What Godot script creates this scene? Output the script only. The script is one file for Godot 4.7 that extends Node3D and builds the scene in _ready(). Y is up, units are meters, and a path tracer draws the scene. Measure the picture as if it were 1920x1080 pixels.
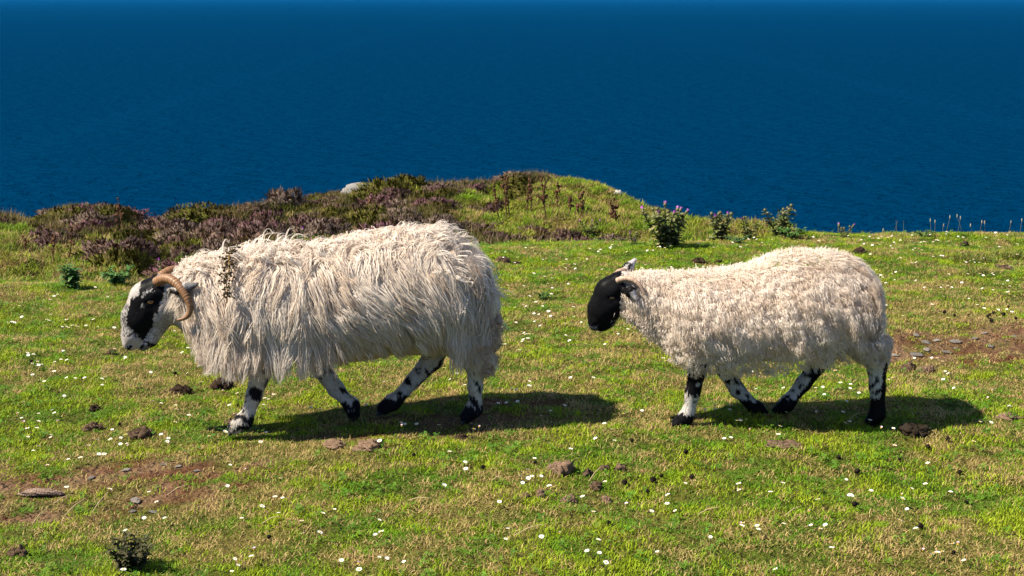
extends Node3D
# Two blackface sheep walking along the grassy top of a sea cliff on a bright day. Units are metres, y is up.

const EYE := Vector3(0, 1.63, 5.3)
const SEA_LEVEL := -125.0

var rng := RandomNumberGenerator.new()
var nz := FastNoiseLite.new()
var fb := FastNoiseLite.new()
var used := {}
var M := {}


# ---------------------------------------------------------------- naming

func numbered(called: String) -> String:
	var n: int = used.get(called, 0)
	used[called] = n + 1
	return called if n == 0 else "%s_%03d" % [called, n]


func tag(o: Node3D, label: String, category := "", group := "", kind := "") -> Node3D:
	o.set_meta("label", label)
	if category: o.set_meta("category", category)
	if group: o.set_meta("group", group)
	if kind: o.set_meta("kind", kind)
	return o


func thing(called: String, at := Vector3.ZERO, turn := 0.0) -> Node3D:
	var o := Node3D.new()
	o.name = numbered(called)
	add_child(o)
	o.position = at
	o.rotation.y = turn
	return o


func part(called: String, shape, mat: Material, parent: Node) -> MeshInstance3D:
	var o := MeshInstance3D.new()
	o.mesh = shape.mesh() if shape is Shape else shape
	o.material_override = mat
	o.name = numbered(called) if parent == self else called
	if parent != self:
		var k := 0
		while parent.has_node(NodePath(o.name)):
			k += 1
			o.name = "%s_%03d" % [called, k]
	parent.add_child(o)
	return o


# ---------------------------------------------------------------- shapes

class Shape:
	var v := PackedVector3Array()
	var n := PackedVector3Array()
	var c := PackedColorArray()
	var i := PackedInt32Array()

	func add(p: Vector3, normal: Vector3, color: Color) -> int:
		v.append(p)
		n.append(normal)
		c.append(color)
		return v.size() - 1

	# the corners run anticlockwise as seen from the front
	func tri(a: int, b: int, d: int) -> void:
		i.append(a)
		i.append(d)
		i.append(b)

	func quad(a: int, b: int, d: int, e: int) -> void:
		tri(a, b, d)
		tri(a, d, e)

	func append(s: Shape, t: Transform3D, tint := Color.WHITE) -> void:
		var at := v.size()
		var turn := t.basis.inverse().transposed()
		for k in s.v.size():
			v.append(t * s.v[k])
			n.append((turn * s.n[k]).normalized())
			c.append(s.c[k] * tint)
		for k in s.i:
			i.append(at + k)

	func smooth() -> void:
		n.fill(Vector3.ZERO)
		for k in range(0, i.size(), 3):
			var a := i[k]
			var b := i[k + 2]
			var d := i[k + 1]
			var f := (v[b] - v[a]).cross(v[d] - v[a])
			n[a] += f
			n[b] += f
			n[d] += f
		for k in n.size():
			n[k] = n[k].normalized() if n[k].length_squared() > 1e-20 else Vector3.UP

	func mesh() -> ArrayMesh:
		var a := []
		a.resize(Mesh.ARRAY_MAX)
		a[Mesh.ARRAY_VERTEX] = v
		a[Mesh.ARRAY_NORMAL] = n
		a[Mesh.ARRAY_COLOR] = c
		a[Mesh.ARRAY_INDEX] = i
		var m := ArrayMesh.new()
		if v.size():
			m.add_surface_from_arrays(Mesh.PRIMITIVE_TRIANGLES, a)
		return m


func tube(s: Shape, pts: PackedVector3Array, rad: PackedFloat32Array, sides: int, col, cap := true) -> void:
	var ref := Vector3(0.13, 0.3, 0.95).normalized()
	var first := s.v.size()
	var m := pts.size()
	var u := Vector3.ZERO
	for k in m:
		var t := (pts[mini(k + 1, m - 1)] - pts[maxi(k - 1, 0)]).normalized()
		u = (ref - t * ref.dot(t)).normalized() if k == 0 else (u - t * u.dot(t)).normalized()
		var w := t.cross(u)
		var cc: Color = col[k] if col is PackedColorArray else col
		for q in sides:
			var a := TAU * q / sides
			var d := u * cos(a) + w * sin(a)
			s.add(pts[k] + d * rad[k], d, cc)
	for k in m - 1:
		for q in sides:
			var q2 := (q + 1) % sides
			var a := first + k * sides
			var b := a + sides
			s.quad(a + q, a + q2, b + q2, b + q)
	if cap:
		var t0 := (pts[m - 1] - pts[m - 2]).normalized()
		var e := s.add(pts[m - 1] + t0 * rad[m - 1] * 0.6, t0, col[m - 1] if col is PackedColorArray else col)
		var a := first + (m - 1) * sides
		for q in sides:
			s.tri(a + q, a + (q + 1) % sides, e)


# an uneven lump: a sphere pushed in and out by noise
func lump(s: Shape, at: Vector3, size: Vector3, amount: float, freq: float, ca: Color, cb: Color, rings := 9, segs := 14, flat := -0.5, tone := 1.0) -> void:
	var first := s.v.size()
	var off := Vector3(rng.randf_range(-50, 50), rng.randf_range(-50, 50), rng.randf_range(-50, 50))
	var mine := Shape.new()
	for r in rings + 1:
		var th := PI * r / rings
		for q in segs:
			var ph := TAU * q / segs
			var d := Vector3(sin(th) * cos(ph), cos(th), -sin(th) * sin(ph))
			var f := 1.0 + amount * (nz.get_noise_3dv((d + off) * freq) + 0.5 * nz.get_noise_3dv((d + off) * freq * 2.7))
			d.y = maxf(d.y, flat)
			var k := clampf(0.5 + tone * nz.get_noise_3dv((d + off) * freq * 1.9 + Vector3.ONE * 9.0), 0, 1)
			mine.add(at + d * size * f, d, ca.lerp(cb, k))
	for r in rings:
		for q in segs:
			var q2 := (q + 1) % segs
			mine.quad(r * segs + q, (r + 1) * segs + q, (r + 1) * segs + q2, r * segs + q2)
	mine.smooth()
	s.append(mine, Transform3D.IDENTITY)


# ---------------------------------------------------------------- bodies: tapered bones joined smoothly, meshed as surface nets

class Field:
	var a := PackedVector3Array()
	var ab := PackedVector3Array()
	var il := PackedFloat32Array()
	var ra := PackedFloat32Array()
	var dr := PackedFloat32Array()
	var zs := PackedFloat32Array()
	var kk := PackedFloat32Array()
	var all := PackedInt32Array()

	func bone(p: Vector3, q: Vector3, r: float, r2: float, k := 0.03, thin := 1.0) -> void:
		var d := q - p
		d.z *= thin
		a.append(p)
		ab.append(d)
		il.append(1.0 / maxf(d.length_squared(), 1e-9))
		ra.append(r)
		dr.append(r2 - r)
		zs.append(thin)
		kk.append(k)
		all.append(all.size())

	func one(p: Vector3, q: int) -> float:
		var w := p - a[q]
		w.z *= zs[q]
		var t := clampf(w.dot(ab[q]) * il[q], 0.0, 1.0)
		return (w - ab[q] * t).length() - ra[q] - dr[q] * t

	func sd(p: Vector3, among: PackedInt32Array) -> float:
		var d := 9.0
		for q in among:
			var w := p - a[q]
			w.z *= zs[q]
			var t := clampf(w.dot(ab[q]) * il[q], 0.0, 1.0)
			var e := (w - ab[q] * t).length() - ra[q] - dr[q] * t
			var k := kk[q]
			if k > 0.0:
				var h := clampf(0.5 + 0.5 * (d - e) / k, 0.0, 1.0)
				d = lerpf(d, e, h) - k * h * (1.0 - h)
			else:
				var h := clampf(0.5 + 0.5 * (d + e) / k, 0.0, 1.0)
				d = lerpf(d, -e, h) - k * h * (1.0 - h)
		return d

	# where a line along z at (x, y) meets the surface on the side of sz
	func skin(x: float, y: float, sz: float) -> Vector3:
		var z := 0.3
		for k in 60:
			var d := sd(Vector3(x, y, z * sz), all)
			if d < 0.0005:
				break
			z -= maxf(d * 0.7, 0.0005)
		return Vector3(x, y, z * sz)


func mesh_field(f: Field, s: Shape, lo: Vector3, hi: Vector3, cell: float, paint: Callable) -> void:
	var B := 6
	var nb := Vector3i(((hi - lo) / (cell * B)).ceil())
	var nx := nb.x * B + 2
	var ny := nb.y * B + 2
	var nxy := nx * ny
	var total := nxy * (nb.z * B + 2)
	var val := PackedFloat32Array()
	val.resize(total)
	val.fill(1e9)
	var vid := PackedInt32Array()
	vid.resize(total)
	vid.fill(-1)
	var rad := cell * B * 0.87
	var active: Array[Vector3i] = []
	for bz in nb.z:
		for by in nb.y:
			for bx in nb.x:
				var mid := lo + (Vector3(bx, by, bz) + Vector3.ONE * 0.5) * (cell * B)
				var d := f.sd(mid, f.all)
				if absf(d) > rad * 1.4 + 0.01:
					continue
				active.append(Vector3i(bx, by, bz))
				var use := PackedInt32Array()
				for q in f.all:
					if f.one(mid, q) < maxf(d, 0.0) + rad * 2.8 + absf(f.kk[q]):
						use.append(q)
				for k in range(bz * B, bz * B + B + 1):
					for j in range(by * B, by * B + B + 1):
						var at := bx * B + j * nx + k * nxy
						for i in B + 1:
							if val[at + i] > 1e8:
								val[at + i] = f.sd(lo + Vector3(bx * B + i, j, k) * cell, use)
	var first := s.v.size()
	for b in active:
		for k in range(b.z * B, b.z * B + B):
			for j in range(b.y * B, b.y * B + B):
				for i in range(b.x * B, b.x * B + B):
					var at := i + j * nx + k * nxy
					var e0 := val[at]
					var e1 := val[at + 1]
					var e2 := val[at + nx]
					var e3 := val[at + nx + 1]
					var e4 := val[at + nxy]
					var e5 := val[at + nxy + 1]
					var e6 := val[at + nxy + nx]
					var e7 := val[at + nxy + nx + 1]
					var inside := int(e0 < 0) + int(e1 < 0) + int(e2 < 0) + int(e3 < 0) + int(e4 < 0) + int(e5 < 0) + int(e6 < 0) + int(e7 < 0)
					if inside == 0 or inside == 8:
						continue
					var p := Vector3.ZERO
					var m := 0
					if (e0 < 0) != (e1 < 0): p += Vector3(e0 / (e0 - e1), 0, 0); m += 1
					if (e2 < 0) != (e3 < 0): p += Vector3(e2 / (e2 - e3), 1, 0); m += 1
					if (e4 < 0) != (e5 < 0): p += Vector3(e4 / (e4 - e5), 0, 1); m += 1
					if (e6 < 0) != (e7 < 0): p += Vector3(e6 / (e6 - e7), 1, 1); m += 1
					if (e0 < 0) != (e2 < 0): p += Vector3(0, e0 / (e0 - e2), 0); m += 1
					if (e1 < 0) != (e3 < 0): p += Vector3(1, e1 / (e1 - e3), 0); m += 1
					if (e4 < 0) != (e6 < 0): p += Vector3(0, e4 / (e4 - e6), 1); m += 1
					if (e5 < 0) != (e7 < 0): p += Vector3(1, e5 / (e5 - e7), 1); m += 1
					if (e0 < 0) != (e4 < 0): p += Vector3(0, 0, e0 / (e0 - e4)); m += 1
					if (e1 < 0) != (e5 < 0): p += Vector3(1, 0, e1 / (e1 - e5)); m += 1
					if (e2 < 0) != (e6 < 0): p += Vector3(0, 1, e2 / (e2 - e6)); m += 1
					if (e3 < 0) != (e7 < 0): p += Vector3(1, 1, e3 / (e3 - e7)); m += 1
					p = lo + (Vector3(i, j, k) + p / m) * cell
					vid[at] = s.add(p, Vector3.ZERO, paint.call(p))
	for b in active:
		for k in range(b.z * B, b.z * B + B):
			for j in range(b.y * B, b.y * B + B):
				for i in range(b.x * B, b.x * B + B):
					var at := i + j * nx + k * nxy
					if vid[at] < 0 or i == 0 or j == 0 or k == 0:
						continue
					var e0 := val[at] < 0
					if e0 != (val[at + 1] < 0):
						ring(s, vid[at - nx - nxy], vid[at - nxy], vid[at], vid[at - nx], e0)
					if e0 != (val[at + nx] < 0):
						ring(s, vid[at - 1 - nxy], vid[at - 1], vid[at], vid[at - nxy], e0)
					if e0 != (val[at + nxy] < 0):
						ring(s, vid[at - 1 - nx], vid[at - nx], vid[at], vid[at - 1], e0)


func ring(s: Shape, a: int, b: int, c: int, d: int, forward: bool) -> void:
	if a < 0 or b < 0 or c < 0 or d < 0:
		return
	if forward:
		s.quad(a, b, c, d)
	else:
		s.quad(d, c, b, a)


# ---------------------------------------------------------------- materials

func surface_mat(called: String, rough := 0.85, spec := 0.3) -> StandardMaterial3D:
	var m := StandardMaterial3D.new()
	m.resource_name = called
	m.vertex_color_use_as_albedo = true
	m.roughness = rough
	m.metallic_specular = spec
	m.cull_mode = BaseMaterial3D.CULL_DISABLED
	M[called] = m
	return m


func noise_tex(freq: float, seed_: int, octaves := 4, size := 512, normal := false, strength := 8.0) -> NoiseTexture2D:
	var n := FastNoiseLite.new()
	n.seed = seed_
	n.frequency = freq
	n.fractal_octaves = octaves
	var t := NoiseTexture2D.new()
	t.width = size
	t.height = size
	t.seamless = true
	t.noise = n
	t.as_normal_map = normal
	t.bump_strength = strength
	return t


func materials() -> void:
	var m := surface_mat("hide", 0.6, 0.10)
	m.heightmap_enabled = true
	m.heightmap_texture = noise_tex(0.09, 5)
	m.heightmap_scale = 0.10
	m.uv1_triplanar = true
	m.uv1_scale = Vector3.ONE * 14.0
	surface_mat("coat", 0.38, 0.15)
	m = surface_mat("wool", 0.9, 0.2)
	m.backlight_enabled = true
	m.backlight = Color(0.95, 0.95, 0.95)
	m = surface_mat("horn", 0.5, 0.4)
	m = surface_mat("eye", 0.08, 0.6)
	m = surface_mat("hoof", 0.5, 0.4)
	m = surface_mat("ground", 0.95, 0.15)
	m.albedo_texture = ground_grain()
	m.uv1_triplanar = true
	m.uv1_world_triplanar = true
	m.uv1_scale = Vector3.ONE * 1.3
	m.heightmap_enabled = true
	m.heightmap_texture = noise_tex(0.03, 8, 5)
	m.heightmap_scale = 2.5
	m = surface_mat("blade", 0.6, 0.25)
	m.backlight_enabled = true
	m.backlight = Color(0.75, 0.75, 0.75)
	m = surface_mat("leaf", 0.6, 0.3)
	m.backlight_enabled = true
	m.backlight = Color(0.5, 0.5, 0.5)
	m = surface_mat("heather", 0.85, 0.15)
	m = surface_mat("petal", 0.7, 0.2)
	m.backlight_enabled = true
	m.backlight = Color(0.6, 0.6, 0.6)
	m = surface_mat("earth", 0.95, 0.1)
	m.heightmap_enabled = true
	m.heightmap_texture = noise_tex(0.06, 12)
	m.heightmap_scale = 0.8
	m.uv1_triplanar = true
	m.uv1_scale = Vector3.ONE * 14.0
	m = surface_mat("stone", 0.85, 0.3)
	m.heightmap_enabled = true
	m.heightmap_texture = noise_tex(0.05, 14)
	m.heightmap_scale = 0.6
	m.uv1_triplanar = true
	m.uv1_scale = Vector3.ONE * 5.0


func ground_grain() -> ImageTexture:
	var im := Image.create(512, 512, false, Image.FORMAT_RGB8)
	var r := RandomNumberGenerator.new()
	r.seed = 3
	im.fill(Color(0.8, 0.8, 0.8))
	for k in 60000:
		var g := r.randf_range(0.45, 1.0)
		var col := Color(g, g * r.randf_range(0.93, 1.0), g * r.randf_range(0.85, 1.0))
		im.fill_rect(Rect2i(r.randi() % 512, r.randi() % 512, 1 + r.randi() % 4, 1 + r.randi() % 3), col)
	return ImageTexture.create_from_image(im)


# ---------------------------------------------------------------- the lie of the land

# bearing from the photographer's spot (metres aside per metre out): height and distance of the brow of the headland
var BROW := [
	Vector3(-0.512, -0.656, 15.0), Vector3(-0.362, -0.650, 15.0), Vector3(-0.350, -0.685, 15.0), Vector3(-0.340, -0.839, 15.5), Vector3(-0.335, -0.870, 16.0), Vector3(-0.327, -0.840, 16.5),
	Vector3(-0.313, -0.876, 17.0), Vector3(-0.294, -0.909, 17.0), Vector3(-0.275, -0.891, 16.5), Vector3(-0.261, -0.973, 16.5), Vector3(-0.252, -0.973, 16.5), Vector3(-0.244, -0.885, 16.5),
	Vector3(-0.234, -0.847, 16.5), Vector3(-0.196, -0.828, 16.5), Vector3(-0.181, -0.809, 16.5), Vector3(-0.166, -0.824, 17.0), Vector3(-0.136, -0.830, 17.5), Vector3(-0.117, -0.825, 18.0),
	Vector3(-0.102, -0.763, 18.0), Vector3(-0.083, -0.774, 18.5), Vector3(-0.041, -0.781, 18.5), Vector3(-0.015, -0.824, 19.0), Vector3(-0.004, -0.759, 19.0), Vector3(0.015, -0.716, 19.0),
	Vector3(0.045, -0.704, 18.5), Vector3(0.060, -0.729, 18.0), Vector3(0.075, -0.727, 17.0), Vector3(0.094, -0.685, 15.5), Vector3(0.113, -0.469, 13.5), Vector3(0.136, -0.329, 12.3),
	Vector3(0.162, -0.245, 11.6), Vector3(0.185, -0.164, 11.0), Vector3(0.203, -0.035, 9.9), Vector3(0.226, -0.025, 9.8), Vector3(0.392, -0.018, 9.8), Vector3(0.542, -0.018, 9.8)]
var MEADOW_EDGE := [Vector2(-0.512, 7.89), Vector2(-0.362, 7.89), Vector2(-0.275, 7.92), Vector2(-0.237, 8.20), Vector2(-0.136, 8.71), Vector2(-0.004, 9.17), Vector2(0.090, 9.21), Vector2(0.203, 9.67), Vector2(0.542, 9.67)]
# trodden bare places: x, z, half length, half width
var BARE := [
	Vector4(2.14, -1.20, 0.60, 0.38), Vector4(1.78, -1.08, 0.24, 0.22), Vector4(2.48, -1.42, 0.42, 0.20), Vector4(-1.85, 0.69, 0.50, 0.14), Vector4(-1.22, 0.54, 0.40, 0.15), Vector4(-1.12, 0.80, 0.26, 0.12),
	Vector4(-0.20, 0.02, 0.30, 0.17), Vector4(0.06, -0.20, 0.24, 0.10), Vector4(-0.57, 0.22, 0.18, 0.08), Vector4(-1.55, 0.98, 0.30, 0.08), Vector4(-1.48, 0.62, 0.2, 0.08), Vector4(2.5, -1.75, 0.35, 0.10)]
# dry, straw-coloured places
var STRAW := [
	Vector4(-0.90, 0.36, 0.60, 0.26), Vector4(-1.25, 0.95, 0.45, 0.22), Vector4(0.20, -0.45, 0.50, 0.40), Vector4(1.9, -1.2, 0.8, 0.5), Vector4(-0.1, 0.85, 0.35, 0.18), Vector4(1.1, 1.35, 0.35, 0.25),
	Vector4(0.35, -1.6, 0.4, 0.5), Vector4(-1.6, -0.7, 0.3, 0.5), Vector4(0.55, 0.02, 0.3, 0.2), Vector4(1.65, 0.45, 0.2, 0.15), Vector4(2.3, -2.1, 0.8, 0.5), Vector4(-0.75, 1.2, 0.3, 0.15)]
var GREEN := [Vector4(0.75, 0.75, 0.7, 0.2), Vector4(1.05, 0.30, 0.55, 0.15), Vector4(-1.9, -0.3, 0.5, 0.35), Vector4(0.2, 0.72, 0.4, 0.2), Vector4(-0.95, 1.5, 0.25, 0.12), Vector4(1.1, -3.6, 0.9, 0.35), Vector4(-0.15, 0.35, 0.3, 0.12)]


func brow(s: float) -> Vector2:
	if s <= BROW[0].x:
		return Vector2(BROW[0].y, BROW[0].z)
	for k in range(1, BROW.size()):
		if s < BROW[k].x:
			var t: float = (s - BROW[k - 1].x) / (BROW[k].x - BROW[k - 1].x)
			return Vector2(lerpf(BROW[k - 1].y, BROW[k].y, t), lerpf(BROW[k - 1].z, BROW[k].z, t))
	return Vector2(BROW[-1].y, BROW[-1].z)


func meadow_edge(s: float) -> float:
	for k in range(1, MEADOW_EDGE.size()):
		if s < MEADOW_EDGE[k].x:
			var t: float = clampf((s - MEADOW_EDGE[k - 1].x) / (MEADOW_EDGE[k].x - MEADOW_EDGE[k - 1].x), 0, 1)
			return lerpf(MEADOW_EDGE[k - 1].y, MEADOW_EDGE[k].y, t)
	return MEADOW_EDGE[-1].y


func meadow(x: float, z: float) -> float:
	var tilt := 0.035 * clampf(x + 0.62, -0.6, 0.45) * exp(-z * z * 0.4)
	return tilt + 0.016 * nz.get_noise_2d(x * 1.1, z * 1.1) + 0.008 * nz.get_noise_2d(x * 4.0 + 40, z * 4.0)


func land(x: float, z: float) -> float:
	var d := EYE.z - z
	if d < 6.5:
		return meadow(x, z)
	var s := clampf(x / d, -0.5, 0.5)
	var e := meadow_edge(s)
	if d <= e:
		return meadow(x, z)
	var b := brow(s)
	b.x -= 0.07 * smoothstep(0.10, 0.03, s)
	var m := meadow(x, z)
	var out := d - b.y
	var h := m
	if b.y < e + 0.4:
		out = d - e
		h = m
	elif out < 0:
		var t := (d - e) / (b.y - e)
		var hb := lerpf(-0.45, -0.42, smoothstep(-0.3, 0.0, s)) * smoothstep(0.21, 0.09, s)
		hb = minf(hb, lerpf(0.0, b.x, 0.5))
		if t < 0.2:
			h = lerpf(m, hb, smoothstep(0.0, 0.2, t))
		else:
			h = lerpf(hb, b.x, (t - 0.2) / 0.8)
		h += smoothstep(0.1, 0.3, t) * smoothstep(1.0, 0.85, t) * (0.11 * nz.get_noise_2d(x * 0.9, z * 0.9 + 20) + 0.05 * nz.get_noise_2d(x * 2.6, z * 2.6))
		return h
	else:
		h = b.x
	out = maxf(out, 0.0)
	return maxf(h - 0.12 * out - 0.2 * out * out + (0.0 if out < 1.0 else 0.5 * nz.get_noise_2d(x * 0.7, z * 0.7) * minf(out - 1.0, 1.5)), SEA_LEVEL - 3.0)


func patch(list: Array, x: float, z: float, ragged := 0.45) -> float:
	var best := 0.0
	for q: Vector4 in list:
		var dx := (x - q.x) / q.z
		var dz := (z - q.y) / q.w
		var d := sqrt(dx * dx + dz * dz)
		if d < 1.8:
			d += ragged * (1.25 * nz.get_noise_2d(x * 6.0 + 13, z * 9.0) + 0.9 * nz.get_noise_2d(x * 17.0, z * 24.0) + 0.5 * nz.get_noise_2d(x * 40.0, z * 55.0))
			best = maxf(best, smoothstep(1.25, 0.45, d))
	return best


func heath(x: float, z: float) -> float:   # 0 where grass grows beyond the meadow, 1 where heather does
	var d := EYE.z - z
	var s := x / d
	var b := brow(clampf(s, -0.5, 0.5))
	if b.y < meadow_edge(s) + 0.4 or d < meadow_edge(s) + 0.5:
		return 0.0
	var w := 0.25 * nz.get_noise_2d(x * 0.8 + 7, z * 0.8)
	var h := smoothstep(0.005, -0.05, s + w * 0.15) * (0.85 + 1.0 * nz.get_noise_2d(x * 0.75 + 3, z * 0.75 + 8))                                # the slope behind the ewe
	h = maxf(h, 0.8 * smoothstep(2.0, 0.6, b.y - d + 2.0 * w) * smoothstep(0.06, 0.0, s))   # along the brow
	h = maxf(h, smoothstep(1.2, 0.3, absf(x - 0.15 + w * 3) + absf(d - 11.7) * 0.6))
	var hollow := smoothstep(-0.26, -0.30, s) * smoothstep(13.6, 12.6, d + w * 3)
	hollow = maxf(hollow, smoothstep(-0.335, -0.345, s) * smoothstep(14.5, 13.5, d))
	return h * (1.0 - hollow)


func build_ground() -> void:
	var s := Shape.new()
	var step := 0.1
	var nx := 320
	var nzz := 400
	for k in nzz + 1:
		var z := 9.0 - k * step
		for i in nx + 1:
			var x := -16.0 + i * step
			var y := land(x, z)
			var g := 0.5 + 0.7 * nz.get_noise_2d(x * 2.2, z * 2.2 + 60)
			var col := Color(0.06, 0.10, 0.012).lerp(Color(0.16, 0.14, 0.04), clampf(g, 0, 1))
			var near := EYE.z - z < 10.0
			if near:
				var bare := patch(BARE, x, z)
				var soil := Color(0.125, 0.058, 0.032).lerp(Color(0.24, 0.16, 0.10), clampf(0.55 + 0.9 * nz.get_noise_2d(x * 14, z * 14), 0, 1))
				col = col.lerp(soil, bare)
			else:
				col = col.lerp(Color(0.045, 0.035, 0.018), heath(x, z) * 0.9)
				if y < -3.0:
					col = Color(0.10, 0.09, 0.075)
			s.add(Vector3(x, y, z), Vector3.UP, col)
	for k in nzz:
		for i in nx:
			var a := k * (nx + 1) + i
			s.quad(a, a + 1, a + nx + 2, a + nx + 1)
	s.smooth()
	var o := part("ground", s, M.ground, self)
	tag(o, "grassy cliff top with a heathery headland dropping away to the sea", "ground", "", "structure")


func sea_waves() -> NoiseTexture2D:
	var t := noise_tex(0.011, 21, 8, 2048, true, 26.0)
	t.noise.fractal_gain = 0.72
	t.noise.domain_warp_enabled = true
	t.noise.domain_warp_amplitude = 40.0
	t.noise.domain_warp_frequency = 0.006
	return t


func build_sea() -> void:
	var m := StandardMaterial3D.new()
	m.resource_name = "sea"
	m.albedo_color = Color(0.0, 0.0205, 0.059).linear_to_srgb()
	m.roughness = 0.35
	m.specular_mode = BaseMaterial3D.SPECULAR_DISABLED
	m.normal_enabled = true
	m.normal_texture = sea_waves()
	m.normal_scale = 1.0
	m.uv1_triplanar = true
	m.uv1_world_triplanar = true
	m.uv1_scale = Vector3(1.0 / 900.0, 1.0 / 700.0, 1.0 / 420.0)
	var p := PlaneMesh.new()
	p.size = Vector2(64000, 64000)
	p.subdivide_width = 32
	p.subdivide_depth = 32
	var o := part("sea", p, m, self)
	o.position = Vector3(0, SEA_LEVEL, -1500)
	tag(o, "deep blue rippled sea reaching the horizon below the cliff", "sea", "", "structure")


# ---------------------------------------------------------------- grass

func tuft(seed_: int, blades: int, spread: float, lo: float, hi: float, wide: float, lean: float, ca: Color, cb: Color) -> ArrayMesh:
	var r := RandomNumberGenerator.new()
	r.seed = seed_
	var s := Shape.new()
	for k in blades:
		var a := r.randf() * TAU
		var at := Vector3(cos(a), 0, sin(a)) * spread * sqrt(r.randf())
		at.y = -0.004
		var th := r.randf_range(0.1, lean)
		var ph := r.randf() * TAU
		var to := Vector3(sin(th) * cos(ph), cos(th), sin(th) * sin(ph))
		var h := r.randf_range(lo, hi)
		var w := wide * r.randf_range(0.7, 1.2)
		var flat := Vector3(to.x, 0, to.z).normalized()
		var side := Vector3(-flat.z, 0, flat.x).rotated(Vector3.UP, r.randf_range(-0.6, 0.6)) * w
		var mid := at + to * h * 0.55
		var tip := mid + (to + flat * r.randf_range(0.1, 0.7) - Vector3(0, r.randf_range(0, 0.4), 0)).normalized() * h * 0.5
		var f := side.cross(to).normalized()
		if f.y < 0:
			f = -f
			side = -side
		var n := (f + Vector3(0, 0.4, 0)).normalized()
		var col := ca.lerp(cb, r.randf()) * r.randf_range(0.75, 1.2)
		var i0 := s.add(at - side, n, col)
		var i1 := s.add(at + side, n, col)
		var i2 := s.add(mid + side * 0.9, n, col)
		var i3 := s.add(mid - side * 0.9, n, col)
		var i4 := s.add(tip, n, col)
		s.quad(i0, i1, i2, i3)
		s.tri(i3, i2, i4)
	return s.mesh()


func clover_mesh() -> ArrayMesh:
	var r := RandomNumberGenerator.new()
	r.seed = 321
	var s := Shape.new()
	for k in 7:
		var at := Vector3(r.randfn() * 0.012, r.randf_range(0.006, 0.016), r.randfn() * 0.012)
		var up := Vector3(r.randfn() * 0.35, 1, r.randfn() * 0.35).normalized()
		var a := up.cross(Vector3(0.2, 0.1, 1)).normalized()
		var b := up.cross(a)
		var col := Color(1, 1, 1) * r.randf_range(0.75, 1.2)
		for q in 3:
			var t := TAU * q / 3.0 + k
			var o := a * cos(t) + b * sin(t)
			var w := up.cross(o)
			var i0 := s.add(at, up, col)
			var i1 := s.add(at + o * 0.0048 + w * 0.0032 + up * 0.001, up, col)
			var i2 := s.add(at + o * 0.0062, up, col)
			var i3 := s.add(at + o * 0.0048 - w * 0.0032 + up * 0.001, up, col)
			s.quad(i0, i3, i2, i1)
	return s.mesh()


func scatter(called: String, mesh: Mesh, rows: PackedFloat32Array, label: String, category := "grass", mat := "blade") -> void:
	if rows.is_empty():
		return
	var mm := MultiMesh.new()
	mm.transform_format = MultiMesh.TRANSFORM_3D
	mm.use_colors = true
	mm.mesh = mesh
	mm.instance_count = rows.size() / 16
	mm.buffer = rows
	var o := MultiMeshInstance3D.new()
	o.multimesh = mm
	o.material_override = M[mat]
	o.name = numbered(called)
	add_child(o)
	tag(o, label, category, "", "stuff")


func row(rows: PackedFloat32Array, at: Vector3, turn: float, size: float, tall: float, col: Color) -> void:
	var c := cos(turn) * size
	var s := sin(turn) * size
	rows.append_array(PackedFloat32Array([c, 0, s, at.x, 0, tall, 0, at.y, -s, 0, c, at.z, col.r, col.g, col.b, 1.0]))


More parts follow.
